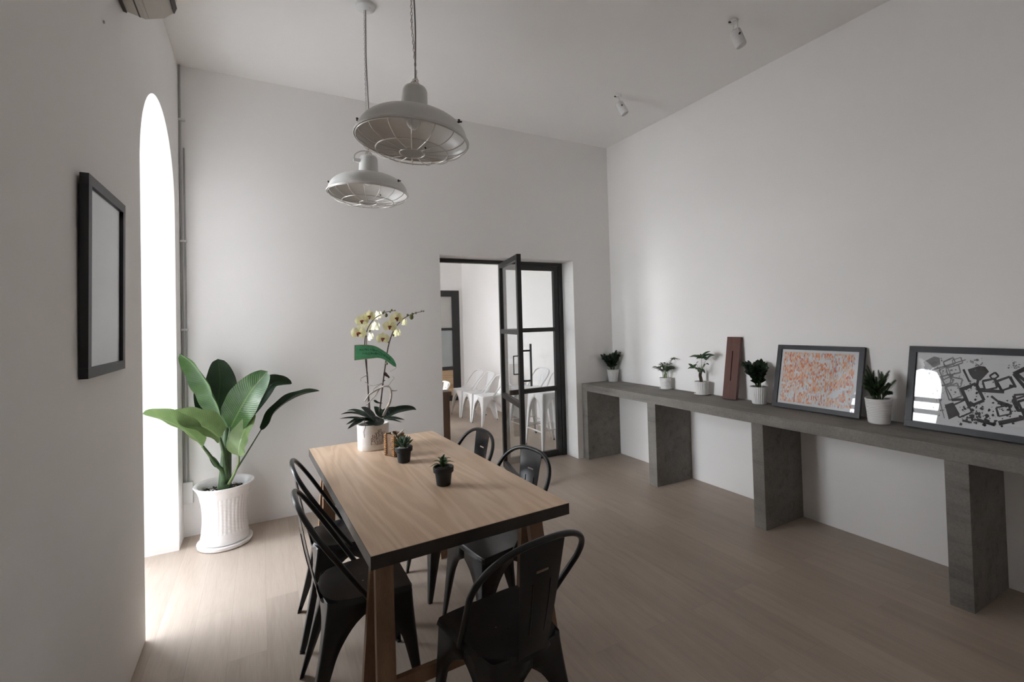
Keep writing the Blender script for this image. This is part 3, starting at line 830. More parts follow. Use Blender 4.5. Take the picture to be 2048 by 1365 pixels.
def lean_matrix(y_left, xb, xt, hgt, yaw=0):
    # picture leaning on the right wall; local X runs toward the viewer (-Y), front looks at -X
    a = math.asin((xt-xb)/hgt)
    X_ = V((-math.sin(yaw),-math.cos(yaw),0)); n_ = V((math.cos(yaw),-math.sin(yaw),0)); Z_ = n_*math.sin(a) + V((0,0,math.cos(a))); Y_ = Z_.cross(X_)
    m = Matrix((X_, Y_, Z_)).transposed().to_4x4(); m.translation = V((xb, y_left, BT+.0012+.029*math.sin(a))); return m
picture('framed print of orange blocks leaning on the wall on the bench', 'picture_frame', None, .586, .468, .032, .022, lean_matrix(2.195, 3.386, 3.4955, .468, .001), M_art1)
def art2(bm, x0, x1, z0, z1, y):
    VW = .52                                  # visible stretch of paper, metres
    k = [0]
    def P(cx, cy):
        v = (cy - lerp(255, 290, (cx-245)/1162)) / (lerp(950, 1115, (cx-195)/1212) - lerp(255, 290, (cx-245)/1162))
        xl = lerp(245, 195, v); u = (cx-xl)/(1407-xl)
        return V((x0 + VW*u**1.04, y - k[0]*1e-5, z1 - v*(z1-z0)))
    def F(pts, mi=1): k[0] += 1; poly(bm, [P(*p) for p in pts], mi)
    def line(a, b, w, mi=2):
        a, b = V(a), V(b); d = (b-a).normalized(); n = V((-d.y, d.x))*w/2
        F([a+n, b+n*.8, b-n*.8, a-n], mi)
    def ring(cx, cy, w, h, rot, tk, mi=2):
        c_, s_ = math.cos(math.radians(rot)), math.sin(math.radians(rot))
        q = [(cx+(sx*w/2)*c_-(sy*h/2)*s_, cy+(sx*w/2)*s_+(sy*h/2)*c_) for sx, sy in ((-1,-1),(1,-1),(1,1),(-1,1))]
        for i in range(4): line(q[i], q[(i+1)%4], tk*(.75+.5*random.random()), mi)
    F([(320,355),(440,298),(500,312),(508,382),(430,415),(400,440),(350,415)], 1)
    F([(780,430),(890,392),(940,400),(975,450),(900,545),(830,525),(800,480)], 2)
    F([(560,795),(645,768),(715,890),(605,942)], 2)
    ring(1330,480,230,190,-35,34); ring(1120,570,120,105,-25,26); ring(985,580,110,95,-15,24); ring(1350,780,210,150,-22,32); ring(1020,495,60,50,-40,16)
    ring(1270,760,150,120,-25,24); ring(1110,845,110,90,-15,22); ring(830,690,150,190,-25,30); ring(740,830,130,140,-25,18)
    ring(645,660,130,140,-20,14,1); ring(640,440,130,80,-15,16,1); ring(570,540,120,90,-18,14,1); ring(670,560,110,80,10,13,1); ring(600,360,110,60,-25,14,1); ring(680,350,90,60,-20,12,1); ring(560,470,90,110,-25,12,1)
    line((340,400),(420,560),34,1); line((430,540),(520,760),20,1); line((520,520),(640,740),16,1); line((480,660),(560,930),12,1); line((420,440),(760,330),14,1); line((520,600),(700,600),12,1)
    line((710,640),(820,600),40); line((730,640),(800,790),34); line((630,745),(775,735),28); line((890,640),(1110,655),40); line((1190,685),(1407,655),22); line((1200,460),(1350,615),30)
    line((1210,460),(1385,370),26); line((1070,972),(1407,870),46); line((1190,690),(1230,840),30); line((1220,835),(1407,855),30); line((1060,760),(1180,800),40); line((800,770),(860,800),40)
    line((900,400),(870,600),30); line((740,430),(800,560),22); line((1000,700),(1090,780),22); line((1150,590),(1210,600),26); line((1350,570),(1407,560),44); line((1400,630),(1360,590),26)
    line((880,940),(1040,990),34); line((740,950),(830,970),22); line((930,980),(960,1000),30)
    rnd = random.Random(5)
    def splat(cx, cy, sx, sy, n, mi, smax):
        for _ in range(n):
            x, yv = rnd.gauss(cx, sx), rnd.gauss(cy, sy); r = rnd.uniform(3, smax)
            if not 260 < x < 1400 or not 300 < yv < 1000: continue
            m_ = rnd.randint(4, 6); a0 = rnd.random()*6
            F([(x+r*rnd.uniform(.4,1.3)*math.cos(a0+6.28*i/m_), yv+r*rnd.uniform(.4,1.3)*math.sin(a0+6.28*i/m_)) for i in range(m_)], mi)
    splat(860, 880, 90, 55, 70, 2, 20); splat(960, 940, 90, 40, 40, 2, 18); splat(860, 350, 60, 30, 24, 1, 16); splat(1190, 380, 25, 25, 22, 1, 13)
    splat(600, 540, 90, 100, 50, 1, 13); splat(1150, 820, 70, 60, 30, 2, 17); splat(500, 760, 40, 70, 30, 1, 9); splat(880, 640, 50, 60, 30, 2, 14); splat(1350, 930, 50, 20, 20, 1, 7); splat(540, 430, 60, 40, 26, 1, 12)
picture('large framed black and grey abstract print at the right end of the bench', 'picture_frame', None, .72, .485, .036, .024, lean_matrix(1.372, 3.3846, 3.4945, .485, .024), [M_paper, M_greyink, M_darkink], art2)
# picture hung on the left wall: front looks along +X
m = Matrix((V((0,1,0)), V((-1,0,0)), V((0,0,1)))).transposed().to_4x4()
m = Matrix.Translation(V((XL+.026, 1.968, 1.353))) @ Matrix.Rotation(math.radians(0.6), 4, 'Y') @ m
picture('dark framed pale print hanging on the left wall beside the arch', 'picture_frame', None, .462, .668, .034, .024, m, M_art3)

# ------------------------------------------------------------------ slotted red-brown board leaning on the wall
bd = thing('wooden_board', 'red-brown wooden board with a narrow slit leaning on the wall', 'board')
bd.matrix_world = lean_matrix(2.632, 3.398, 3.488, .52)
bm = B()
W, Hh, th = .125, .518, .028
prof_w = lambda z: lerp(.155, .148, z/Hh)
for (a, b, c, d) in ((0, .058, 0, Hh), (.066, W, 0, Hh), (.058, .066, 0, .15), (.058, .066, .40, Hh)):
    box(bm, (a, 0, c), (b, th, d))
bmesh.ops.remove_doubles(bm, verts=bm.verts[:], dist=1e-5)
obj('board', bm, M_red, bd)
bm = B(); box(bm, (.056, th*.75, .145), (.068, th*.8, .405)); obj('slit_backing', bm, M_rubber, bd)

# ------------------------------------------------------------------ big broad-leaved plant by the arch
PC = V((-.248, 3.90, 0))
bp = thing('potted_plant', 'large broad-leaved plant in a tall waisted white pot beside the arch', 'plant', PC)
bm = B()
def relief(a, r, z):
    if .10 < z < .345:
        k = abs(math.sin(a*18)); q = math.sin(z*300 + (0 if int(a*18/PI) % 2 else PI))*.5+.5
        return r + .003*k*(.35+.65*q)
    return r
prof = [(.0,.028),(.128,.028),(.150,.034),(.152,.05),(.146,.08),(.138,.13),(.1345,.19),(.1355,.24),(.142,.30),(.152,.345),(.166,.385),(.180,.408),(.186,.416),(.184,.422),(.172,.421),(.158,.412),(.148,.385),(.14,.34),(0,.34)]
pp = []
for (r1, z1_), (r2, z2_) in zip(prof, prof[1:]):
    n_ = max(1, int(abs(z2_-z1_)/.005)) if .05 < z1_ < .35 and r1 > .1 and z2_ > z1_ else 1
    pp += [(lerp(r1, r2, i/n_), lerp(z1_, z2_, i/n_)) for i in range(n_)]
pp.append(prof[-1])
lathe(bm, pp, 216, fn=relief); obj('pot', bm, M_ceramic, bp, 60)
bm = B(); lathe(bm, [(0,.0),(.150,0),(.168,.006),(.172,.026),(.169,.030),(.164,.028),(.158,.0275),(0,.0275)], 56); obj('saucer', bm, M_ceramic, bp, 40)
bm = B(); lathe(bm, [(.142,.362),(.10,.372),(.05,.378),(0,.38)], 40)
rnd = random.Random(3)
for _ in range(150):
    a, r = rnd.uniform(0, 6.28), .135*math.sqrt(rnd.random()); ball(bm, (r*math.cos(a), r*math.sin(a), .374), rnd.uniform(.005,.011), 6, (1,1,.6), 0 if rnd.random() < .45 else 1)
obj('soil', bm, [M_soil, M_gravel], bp)
def crop2(x, y, Y): return atY(250+x/2.576, 600+y/2.576, Y) - PC
bm = B()
tube(bm, catmull([(0,0,.37), crop2(517,900,3.9), crop2(522,800,3.9), crop2(525,700,3.91), crop2(528,640,3.92)], 16), lambda t: lerp(.043, .022, t), 12)
for pts, r in (([(520,945,3.87),(500,880,3.85),(470,850,3.82),(435,800,3.78),(400,755,3.74)], .016), ([(525,930,3.87),(515,850,3.85),(505,770,3.83),(488,712,3.81)], .018),
               ([(532,940,3.93),(590,850,3.94),(640,770,3.95),(700,672,3.96)], .007), ([(515,800,3.9),(505,700,3.91),(490,600,3.92)], .015), ([(530,760,3.88),(540,700,3.85),(545,655,3.84)], .015)):
    tube(bm, catmull([crop2(*p) for p in pts], 14), lambda t, r=r: lerp(r, r*.55, t), 8)
obj('stem', bm, M_stemgreen, bp, True)
bm = B(); tube(bm, catmull([crop2(*p) for p in [(535,950,3.84),(562,900,3.82),(585,840,3.80),(585,800,3.79)]], 10), lambda t: lerp(.011, .006, t), 8); obj('leaf_stalk', bm, M_palestalk, bp, True)
def bigleaf(pts, w, nrm, mt, **kw):
    bm = B(); leaf(bm, [crop2(*p) for p in pts], w, nrm, 30, 10, pw=kw.pop('pw', .52), **kw); obj('leaf', bm, mt, bp, True)
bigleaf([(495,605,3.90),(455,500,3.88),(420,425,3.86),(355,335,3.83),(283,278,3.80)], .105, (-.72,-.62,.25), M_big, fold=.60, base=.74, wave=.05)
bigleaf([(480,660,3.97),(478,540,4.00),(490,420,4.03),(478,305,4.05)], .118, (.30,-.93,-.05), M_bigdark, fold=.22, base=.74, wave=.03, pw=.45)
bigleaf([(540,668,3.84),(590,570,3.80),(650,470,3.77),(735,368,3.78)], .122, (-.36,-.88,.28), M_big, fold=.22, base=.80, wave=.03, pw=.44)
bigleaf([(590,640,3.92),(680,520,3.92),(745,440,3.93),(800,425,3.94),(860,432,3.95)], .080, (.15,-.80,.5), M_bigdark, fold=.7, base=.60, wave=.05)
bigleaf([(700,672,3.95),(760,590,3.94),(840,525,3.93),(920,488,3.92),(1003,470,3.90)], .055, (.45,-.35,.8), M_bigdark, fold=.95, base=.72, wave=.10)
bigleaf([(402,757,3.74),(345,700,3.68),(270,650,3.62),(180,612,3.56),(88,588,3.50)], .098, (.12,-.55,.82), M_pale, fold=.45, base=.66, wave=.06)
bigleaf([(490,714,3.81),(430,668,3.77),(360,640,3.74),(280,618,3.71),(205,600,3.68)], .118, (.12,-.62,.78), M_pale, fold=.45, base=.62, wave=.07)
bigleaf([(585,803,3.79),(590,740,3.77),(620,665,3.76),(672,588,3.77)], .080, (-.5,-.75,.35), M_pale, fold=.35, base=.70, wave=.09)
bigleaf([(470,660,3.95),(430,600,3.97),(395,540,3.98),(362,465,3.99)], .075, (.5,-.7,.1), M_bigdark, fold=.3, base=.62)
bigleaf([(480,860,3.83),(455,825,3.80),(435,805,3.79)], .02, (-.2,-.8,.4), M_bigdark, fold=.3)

# ------------------------------------------------------------------ things on the table
def tpt(px, py): 
    d = _ray(px, py); return EYE + d*((TT-1.5)/d.z)
# orchid
OC = V((.600, 2.975, TT+.0008))
orc = thing('potted_orchid', 'pale yellow orchid in an oval white pot with lavender print on the table', 'orchid', OC)
def OP(px, py, Y=2.96): return atY(px, py, Y) - OC
SX, SY = 1.0, .74
pf = [(0,0),(.088,0),(.093,.006),(.0945,.03),(.0945,.125),(.0965,.148),(.093,.155),(.086,.153),(.083,.13),(0,.13)]
bm = B(); lathe(bm, pf, 48, sx=SX, sy=SY); obj('pot', bm, M_crack, orc, 40)
bm = B()
rnd = random.Random(8)
def onpot(a, z, e=.0008): return V(((.0945+e)*math.cos(a)*SX, (.0945+e)*math.sin(a)*SY, z))
def strip(a0, z0, a1, z1, w):
    d = V((a1-a0, (z1-z0)/.09, 0)); L_ = d.length or 1; n_ = V((-d.y, d.x, 0))/L_*w
    for q0, q1 in ((0,.5),(.5,1)):
        A, D = lerp(a0,a1,q0), lerp(a0,a1,q1); E_, G_ = lerp(z0,z1,q0), lerp(z0,z1,q1)
        poly(bm, [onpot(A+n_.x, E_+n_.y*.09), onpot(D+n_.x, G_+n_.y*.09), onpot(D-n_.x, G_-n_.y*.09), onpot(A-n_.x, E_-n_.y*.09)])
A0 = -1.32
for k in range(13):
    a = A0 + (k-6)*.085 + rnd.uniform(-.02,.02); zt = .128 - abs(k-6)*.006 - rnd.uniform(0,.02)
    a_b = A0 + (k-6)*.030
    strip(a_b, .035, a, zt-.03, .007)
    for j in range(6): strip(a+rnd.uniform(-.035,.035), zt-.035+j*.007, a+rnd.uniform(-.035,.035), zt-.030+j*.007, .022)
for _ in range(26): 
    a = A0+rnd.uniform(-.35,.35); z = rnd.uniform(.03,.075); strip(a, z, a+rnd.uniform(-.06,.06), z+.012, .008)
obj('lavender_print', bm, M_motif, orc)
bm = B(); lathe(bm, [(.0825,.136),(.04,.142),(0,.144)], 32, sx=SX, sy=SY); obj('soil', bm, M_soil, orc)
def oc2(x, y, Y=2.96): return OP(670+x/7.18, 730+y/7.18, Y)
def oc1(x, y, Y=2.96): return OP(690+x/9.1, 610+y/9.1, Y)
for pts, w, nr in (
    ([(590,800,2.94),(500,730,2.90),(430,660,2.87),(375,612,2.85)], .034, (.3,-.7,.6)),
    ([(450,760,2.94),(330,712,2.91),(200,695,2.88),(83,712,2.86)], .018, (0,-.45,.9)),
    ([(440,790,2.94),(330,775,2.90),(200,768,2.88),(62,775,2.86)], .018, (0,-.35,.9)),
    ([(400,800,2.92),(330,835,2.86),(260,870,2.82),(180,925,2.80)], .022, (-.2,-.6,.75)),
    ([(420,720,3.0),(340,680,3.03),(260,655,3.05),(172,658,3.06)], .019, (0,-.45,.9)),
    ([(380,790,2.98),(300,800,2.97),(230,830,2.95),(160,860,2.94)], .018, (-.2,-.5,.8)),
    ([(700,760,2.97),(850,670,2.97),(1000,635,2.97),(1110,630,2.97),(1168,648,2.97)], .026, (.1,-.75,.6)),
    ([(690,780,2.94),(800,775,2.92),(900,778,2.91),(1003,792,2.90)], .018, (0,-.4,.9)),
    ([(660,740,3.0),(720,680,3.03),(790,640,3.05),(862,605,3.07)], .022, (-.2,-.7,.6)),
    ([(640,760,2.93),(570,820,2.89),(500,850,2.87),(430,835,2.86)], .032, (0,-.6,.75)),
    ([(620,770,2.93),(640,830,2.88),(600,860,2.85),(540,868,2.84)], .028, (.1,-.6,.75)),
    ([(700,760,3.0),(640,690,3.02),(600,640,3.03),(560,600,3.04)], .026, (-.3,-.6,.6)),
    ([(750,790,2.95),(850,800,2.93),(960,830,2.92)], .010, (0,-.4,.9))):
    if pts[0][0] < 460: pts = [(545,800,2.965)] + pts
    bm = B(); leaf(bm, [oc2(*p) for p in pts], w, nr, 18, 6, fold=.4, base=.62); obj('leaf', bm, M_orchleaf, orc, True)
st1 = [oc2(497,640,2.96), oc2(478,420,2.96), oc2(462,150,2.96), oc1(372,1000), oc1(360,700), oc1(380,550), oc1(430,400), oc1(540,250,2.95), oc1(680,170,2.94), oc1(780,125,2.93), oc1(922,105,2.92)]
st2 = [oc2(640,680,2.97), oc2(690,250,2.97), oc1(740,1050,2.97), oc1(790,750,2.96), oc1(860,530,2.95), oc1(950,370,2.94), oc1(1100,230,2.93), oc1(1250,160,2.92), oc1(1445,112,2.91)]
for st in (st1, st2):
    bm = B(); tube(bm, catmull(st, 60), lambda t: lerp(.0052, .0016, t), 8); obj('flower_stem', bm, M_stem, orc, True)
bm = B(); tube(bm, [oc2(478,640,2.965), oc1(395,1000,2.965), oc1(392,560,2.965)], .0025, 6); obj('support_stake', bm, M_stem, orc)
def flower(c, nrm, s, mt, lip=True, roll=0.):
    n = V(nrm).normalized(); x = n.cross(V((0,0,1))).normalized(); y = x.cross(n).normalized()
    def q(a): return x*math.cos(a+roll)+y*math.sin(a+roll)
    bm = B()
    for a, L, w in ((PI/2,.040,.016),(PI*7/6,.038,.015),(-PI/6,.038,.015)):
        d = q(a); leaf(bm, [c - n*.002 + d*.002, c - n*.001 + d*L*s*.5, c - n*.005 + d*L*s], w*s, n, 8, 4, fold=.1, base=.72)
    for a in (.12, PI-.12):
        d = q(a); leaf(bm, [c + d*.002, c + n*.005 + d*.024*s, c + n*.001 + d*.043*s], .028*s, n, 8, 6, fold=.12, base=.75)
    o = obj('flower', bm, mt, orc, True)
    if lip:
        bm = B()
        d = q(-PI/2)
        leaf(bm, [c + n*.003, c + n*.013 + d*.008*s, c + n*.012 + d*.020*s], .009*s, n, 6, 4, fold=.5)
        ball(bm, c + n*.008, .0065*s, 8); ball(bm, c + n*.008 + q(0)*.007*s, .005*s, 6); ball(bm, c + n*.008 - q(0)*.007*s, .005*s, 6)
        obj('lip', bm, M_lip, o, True)
for (x, y, Y), nr, s, mt, lp, rl in (
    ((250,515,2.93), (-.35,-.9,-.05), 1.12, M_petal, True, .1), ((308,292,2.93), (-.25,-.95,-.1), 1.0, M_petal, True, -.1), ((435,205,2.92), (.1,-.9,-.3), .95, M_petal, True, 0),
    ((600,200,2.96), (.75,.5,.1), .85, M_petalw, False, .2), ((545,400,2.98), (.7,.6,0), .9, M_petalw, False, 0), ((462,590,2.98), (.8,.4,0), .75, M_petalw, False, .3), ((375,400,2.97), (.2,.9,0), .8, M_petalw, False, 0),
    ((690,615,2.92), (-.3,-.9,-.1), 1.0, M_petal, True, .05), ((812,395,2.91), (-.15,-.95,-.1), 1.05, M_petal, True, .1), ((935,240,2.90), (.05,-.95,-.2), 1.05, M_petal, True, -.1),
    ((1075,325,2.96), (.8,.2,-.1), .72, M_petal, False, 0), ((940,520,2.97), (.75,.45,0), .80, M_petal, False, .2)):
    flower(oc1(x, y, Y), nr, s, mt, lp, rl)
for x, y, Y, r in ((690,150,2.93,.007),(715,120,2.93,.005),(750,190,2.92,.010),(850,100,2.92,.006),(820,130,2.92,.005),(1140,190,2.92,.007),(1210,225,2.92,.013),(1225,170,2.92,.008),(1290,150,2.91,.006),(1390,118,2.91,.0045),(1430,118,2.91,.004),(450,478,2.95,.006),(365,545,2.95,.005),(880,555,2.95,.006),(760,1072,2.96,.007),(790,682,2.95,.005),(910,105,2.92,.004)):
    bm = B(); ball(bm, oc1(x, y, Y), r, 10, (1,1,1.25)); obj('bud', bm, M_bud, orc, True)
bm = B()
for pts, r in (([(690,735,2.90),(740,630,2.89),(780,560,2.88),(805,460,2.88),(800,370,2.88),(770,320,2.885),(710,308,2.89),(640,340,2.90),(560,385,2.90),(490,430,2.90),(460,480,2.90),(425,525,2.90)], .0052),
               ([(640,340,2.90),(590,430,2.90),(530,490,2.91),(470,560,2.92),(440,590,2.92)], .0028), ([(690,265,2.96),(620,300,2.93),(560,350,2.90),(545,390,2.90)], .002),
               ([(462,150,2.957),(420,170,2.94),(370,200,2.92),(372,240,2.92)], .002), ([(475,290,2.955),(560,302,2.94),(650,270,2.95),(692,255,2.965)], .0012),
               ([(752,312,2.888),(775,290,2.895),(810,240,2.90),(850,190,2.90),(820,170,2.90)], .0013), ([(798,372,2.88),(830,372,2.88),(860,375,2.88),(893,368,2.88)], .003), ([(432,250,2.945),(462,262,2.952),(472,285,2.957)], .0015), ([(879,34,2.895),(865,55,2.895),(830,80,2.90),(790,98,2.90)], .0012)):
    n_ = len(pts); tube(bm, catmull([oc2(*p) for p in pts], 10*n_ if n_ > 5 else 14), lambda t, r=r: lerp(r*1.45, r*.75, t), 7)
obj('driftwood_twig', bm, M_drift, orc, True)
bm = B(); tube(bm, catmull([oc2(*p) for p in [(430,760,2.87),(425,830,2.865),(435,900,2.862),(415,960,2.862),(425,1050,2.862)]], 18), .0016, 6); obj('air_root', bm, M_stem, orc, True)
bm = B(); leaf(bm, [oc2(700,110,2.95), oc2(740,150,2.94), oc2(790,185,2.93)], .011, (-.2,-.9,.2), 8, 4, fold=.4); ball(bm, oc2(712,228,2.95), .004, 8); ball(bm, oc2(770,180,2.93), .006, 8); obj('butterfly_clip', bm, M_clip, orc, True)
bm = B(); leaf(bm, [oc2(555,510,2.93), oc2(610,545,2.92), oc2(685,555,2.91)], .009, (0,-.6,.7), 8, 4, fold=.3); obj('leaf', bm, M_orchleaf, orc, True)
bm = B(); ball(bm, oc2(752,700,2.91), .013, 12, (1,1,1.2)); obj('bead', bm, M_blue, orc, True)
# ribbon with dark lettering marks
tp = [(172,735),(290,728),(400,727),(520,745),(600,775),(680,822),(780,890),(880,985),(932,1085)]
bt = [(170,1014),(290,1000),(400,988),(520,975),(600,968),(700,992),(800,1060),(880,1115),(932,1135)]
yy = [2.925,2.925,2.922,2.915,2.91,2.905,2.90,2.897,2.895]
TPc = catmull([oc1(a, b, y) for (a, b), y in zip(tp, yy)], 72); BTc = catmull([oc1(a, b, y) for (a, b), y in zip(bt, yy)], 72)
bm = B(); vs = [0, .035, .965, 1]
rows = [[bm.verts.new(a.lerp(b, v)) for v in vs] for a, b in zip(TPc, BTc)]
for i, (A, D) in enumerate(zip(rows, rows[1:])):
    for j in range(3):
        f = bm.faces.new((A[j], A[j+1], D[j+1], D[j])); f.material_index = 1 if j != 1 or i == 0 else 0; f.smooth = True
rb = obj('ribbon', bm, [M_ribbon, M_ribedge], orc)
bm = B(); rnd = random.Random(21)
def rp(u, v):
    k = min(int(u*72), 71); f_ = u*72-k
    return TPc[k].lerp(TPc[k+1], f_).lerp(BTc[k].lerp(BTc[k+1], f_), v) + V((0,-.0012,0))
for line_v, u0, u1 in ((.34,.10,.52),(.62,.16,.60),(.55,.62,.93),(.42,.55,.80)):
    u = u0
    while u < u1:
        h = rnd.uniform(.07,.13); w = rnd.uniform(.008,.016)
        for _ in range(2):
            a, b = (u+rnd.uniform(-w,w), line_v-h*rnd.random()), (u+rnd.uniform(-w,w)+.006, line_v+h*rnd.random())
            P_, Q_ = rp(*a), rp(*b); d_ = (Q_-P_); 
            if d_.length < 1e-4: continue
            s_ = d_.cross(V((0,1,0))).normalized()*.0009
            poly(bm, [P_-s_, P_+s_, Q_+s_, Q_-s_])
        u += rnd.uniform(.020,.030)
obj('lettering', bm, M_ink, rb)

# cane holder
hb = thing('cane_holder', 'small brown cane holder with beaded corners and white cord between orchid and succulent', 'holder', tpt(789,915)+V((.012,.045,.0008)), math.radians(28))
bm = B()
w = .036; hh = .128
for a, b in (((-w,-w,0),(w,-w+.004,hh)), ((-w,w-.004,0),(w,w,hh)), ((-w,-w,0),(-w+.004,w,hh)), ((w-.004,-w,0),(w,w,hh)), ((-w,-w,0),(w,w,.005))): box(bm, a, b)
obj('body', bm, M_canedark, hb)
for sx in (-1, 1):
    for sy in (-1, 1):
        bm = B()
        for k in range(11):
            z = .008+k*.0112
            ball(bm, (sx*w, sy*(w+.001), z), .0076, 8)
            ball(bm, (sx*(w-.009), sy*(w+.002), z+.0055), .0052, 8); ball(bm, (sx*(w+.002), sy*(w-.009), z+.0055), .0052, 8)
        obj('beaded_corner', bm, M_cane, hb, True)
bm = B()
for P_ in ([(-w+.008,-w-.006,hh-.008), (-w-.006,-w-.008,hh+.003), (-w-.018,-w-.006,hh+.018)], [(-.014,-w-.007,hh-.006), (.010,-w-.008,hh+.004), (.036,-w-.008,hh+.018)]): tube(bm, catmull(P_, 8), .0048, 8)
obj('cord_handle', bm, M_rope, hb, True)

# succulents in charcoal pots
def succulent(label, p, rz, kind):
    t = thing('potted_succulent', label, 'succulent', p, rz, 'succulents in small charcoal pots')
    bm = B(); lathe(bm, [(0,0),(.030,0),(.033,.003),(.0395,.058),(.0445,.060),(.0475,.063),(.049,.083),(.047,.086),(.0435,.085),(.041,.074),(0,.074)], 36); obj('pot', bm, M_blackpot, t, 35)
    rnd = random.Random(kind)
    bm = B(); lathe(bm, [(.0415,.074),(.02,.079),(0,.08)], 20)
    if kind == 1:
        for _ in range(46):
            a, r = rnd.uniform(0,6.28), .036*math.sqrt(rnd.random()); ball(bm, (r*math.cos(a), r*math.sin(a), .080), rnd.uniform(.004,.007), 6, (1,1,.8), 1)
    obj('soil', bm, [M_soil, M_gravel], t)
    bm = B()
    if kind == 1:
        for ring, (n, tilt, L) in enumerate(((6, .95, .062),(6,.62,.066),(5,.32,.066),(3,.1,.062))):
            for k in range(n):
                a = 2*PI*(k+.4*ring)/n + rnd.uniform(-.15,.15); d = V((math.cos(a)*math.sin(tilt), math.sin(a)*math.sin(tilt), math.cos(tilt)))
                b0 = V((0,0,.082)) + V((d.x, d.y, 0))*.004
                P_ = [b0, b0+d*L*.5+V((0,0,.002)), b0+d*L]
                tube(bm, catmull(P_, 8), lambda t_: max(.0006, .0075*math.sin(PI*min(1,(t_*.82+.14)))**.8), 8)
    else:
        for k in range(13):
            a = 2*PI*k/13*2.618 + rnd.uniform(-.2,.2); tilt = lerp(.25, 1.25, (k/12)); L = lerp(.062, .075, rnd.random())
            d = V((math.cos(a), math.sin(a), 0))
            P_ = [V((0,0,.08)), V((0,0,.08)) + d*L*.45*math.sin(tilt) + V((0,0,L*.55*math.cos(tilt)+.008)), V((0,0,.078)) + d*L*math.sin(tilt) + V((0,0,L*.85*math.cos(tilt)-.004*tilt))]
            leaf(bm, P_, .0095, (-d*math.cos(tilt)+V((0,0,math.sin(tilt)+.05))), 10, 4, fold=.45, base=.5)
    obj('foliage', bm, M_succ if kind == 1 else M_succ2, t, True)
    return t
p1 = tpt(806, 928); p2 = tpt(887, 975)
succulent('small succulent in charcoal pot with white gravel beside the cane holder', p1+V((.013,.028,.0008)), 0, 1)
succulent('small spiky green succulent in charcoal pot standing alone mid table', p2+V((.012,.03,.0008)), .6, 2)

# ------------------------------------------------------------------ little plants on the bench
def benchpot(t, r, h, kind):
    bm = B()
    if kind == 'fluted': fn = lambda a, q, z: q+.0016*math.cos(a*26) if .008 < z < h*.98 and q > r*.6 else q
    elif kind == 'ringed': fn = None
    else: fn = lambda a, q, z: q+.0012*math.sin(a*9+z*60)*math.cos(z*80) if .012 < z < h*.9 and q > r*.6 else q
    prof = [(0,.001),(r*.78,.001),(r*.80,.004)]
    N = 28 if kind == 'ringed' else 14
    for k in range(N+1):
        z = lerp(.006, h-.004, k/N); q = lerp(r*.81, r, (k/N)**1.1)
        if kind == 'ringed': q += .0022*(k % 2) if k > 7 else (.0012)
        prof.append((q, z))
    prof += [(r+.001, h-.001), (r-.003, h), (r-.007, h-.002), (r-.009, h-.02), (0, h-.02)]
    lathe(bm, prof, 104, fn=fn); obj('pot', bm, M_matteceramic, t, 45)
    bm = B(); lathe(bm, [(r-.0095, h-.018),(r*.4,h-.012),(0,h-.010)], 24); obj('soil', bm, M_soil, t)
    return h-.012
def saucer(t, r):
    bm = B(); lathe(bm, [(0,0),(r*.8,0),(r*.98,.006),(r,.010),(r*.96,.010),(r*.80,.0055),(0,.0055)], 36); obj('saucer', bm, M_matteceramic, t, 40)
def zz(t, z0, R, Ht, n, seed, lw, lenf=1):
    rnd = random.Random(seed); bs = B(); bm = B()
    for k in range(n):
        a = 2*PI*k/n*1.618*1.0 + rnd.uniform(-.2,.2); lean = rnd.uniform(.12, .72) if k > 2 else rnd.uniform(0,.2)
        d = V((math.cos(a), math.sin(a), 0)); L = Ht*rnd.uniform(.75, 1.0)
        base = V((0,0,z0-.006)) + d*.012
        tipp = base + d*(R*lean/.72) + V((0,0,L*math.cos(lean*.7)))
        mid = base.lerp(tipp, .5) + V((0,0,L*.06)) - d*.006
        P_ = catmull([base, mid, tipp], 12); tube(bs, P_, lambda t_: lerp(.0042,.0015,t_), 6)
        s = d.cross(V((0,0,1)))
        m_ = 6
        for j in range(2, m_+2):
            f_ = j/(m_+1.2); i = min(12, int(f_*12)); p = P_[i]; tg = (P_[min(i+1,12)]-P_[max(i-1,0)]).normalized()
            for sg in (-1, 1):
                dr = (tg*.62 + s*sg*.7 + d*rnd.uniform(-.2,.4) + V((0,0,rnd.uniform(-.1,.25)))).normalized(); ll = lw*2.5*lenf*rnd.uniform(.8,1.15)
                leaf(bm, [p, p+dr*ll*.5+V((0,0,.004)), p+dr*ll], lw*rnd.uniform(.85,1.1), (s*-sg*.4+V((-.3,-.3,.7))+d*-.3), 8, 4, fold=.25, base=.7)
        leaf(bm, [P_[-1], P_[-1]+(P_[-1]-P_[-2]).normalized()*lw*1.3, P_[-1]+(P_[-1]-P_[-2]).normalized()*lw*2.6], lw*.9, V((-.4,-.5,.6)), 8, 4, fold=.25, base=.7)
    obj('stem', bs, M_stemgreen, t, True); obj('foliage', bm, M_zz, t, True)
GP = 'small plants in white pots on the bench'
Z0 = BT+.0015
t = thing('potted_plant', 'small dark leafy plant in a white pot in the far corner of the bench', 'plant', (3.435, 4.055, Z0), 0, GP)
z = benchpot(t, .064, .135, 'swirl'); zz(t, z, .11, .19, 12, 4, .017)
t = thing('potted_plant', 'small feathery palm in a ribbed white pot on the bench, left of the money tree', 'plant', (3.442, 3.298, Z0), 0, GP)
saucer(t, .060); z = benchpot(t, .053, .112, 'ringed')
rnd = random.Random(9); bs, bm = B(), B()
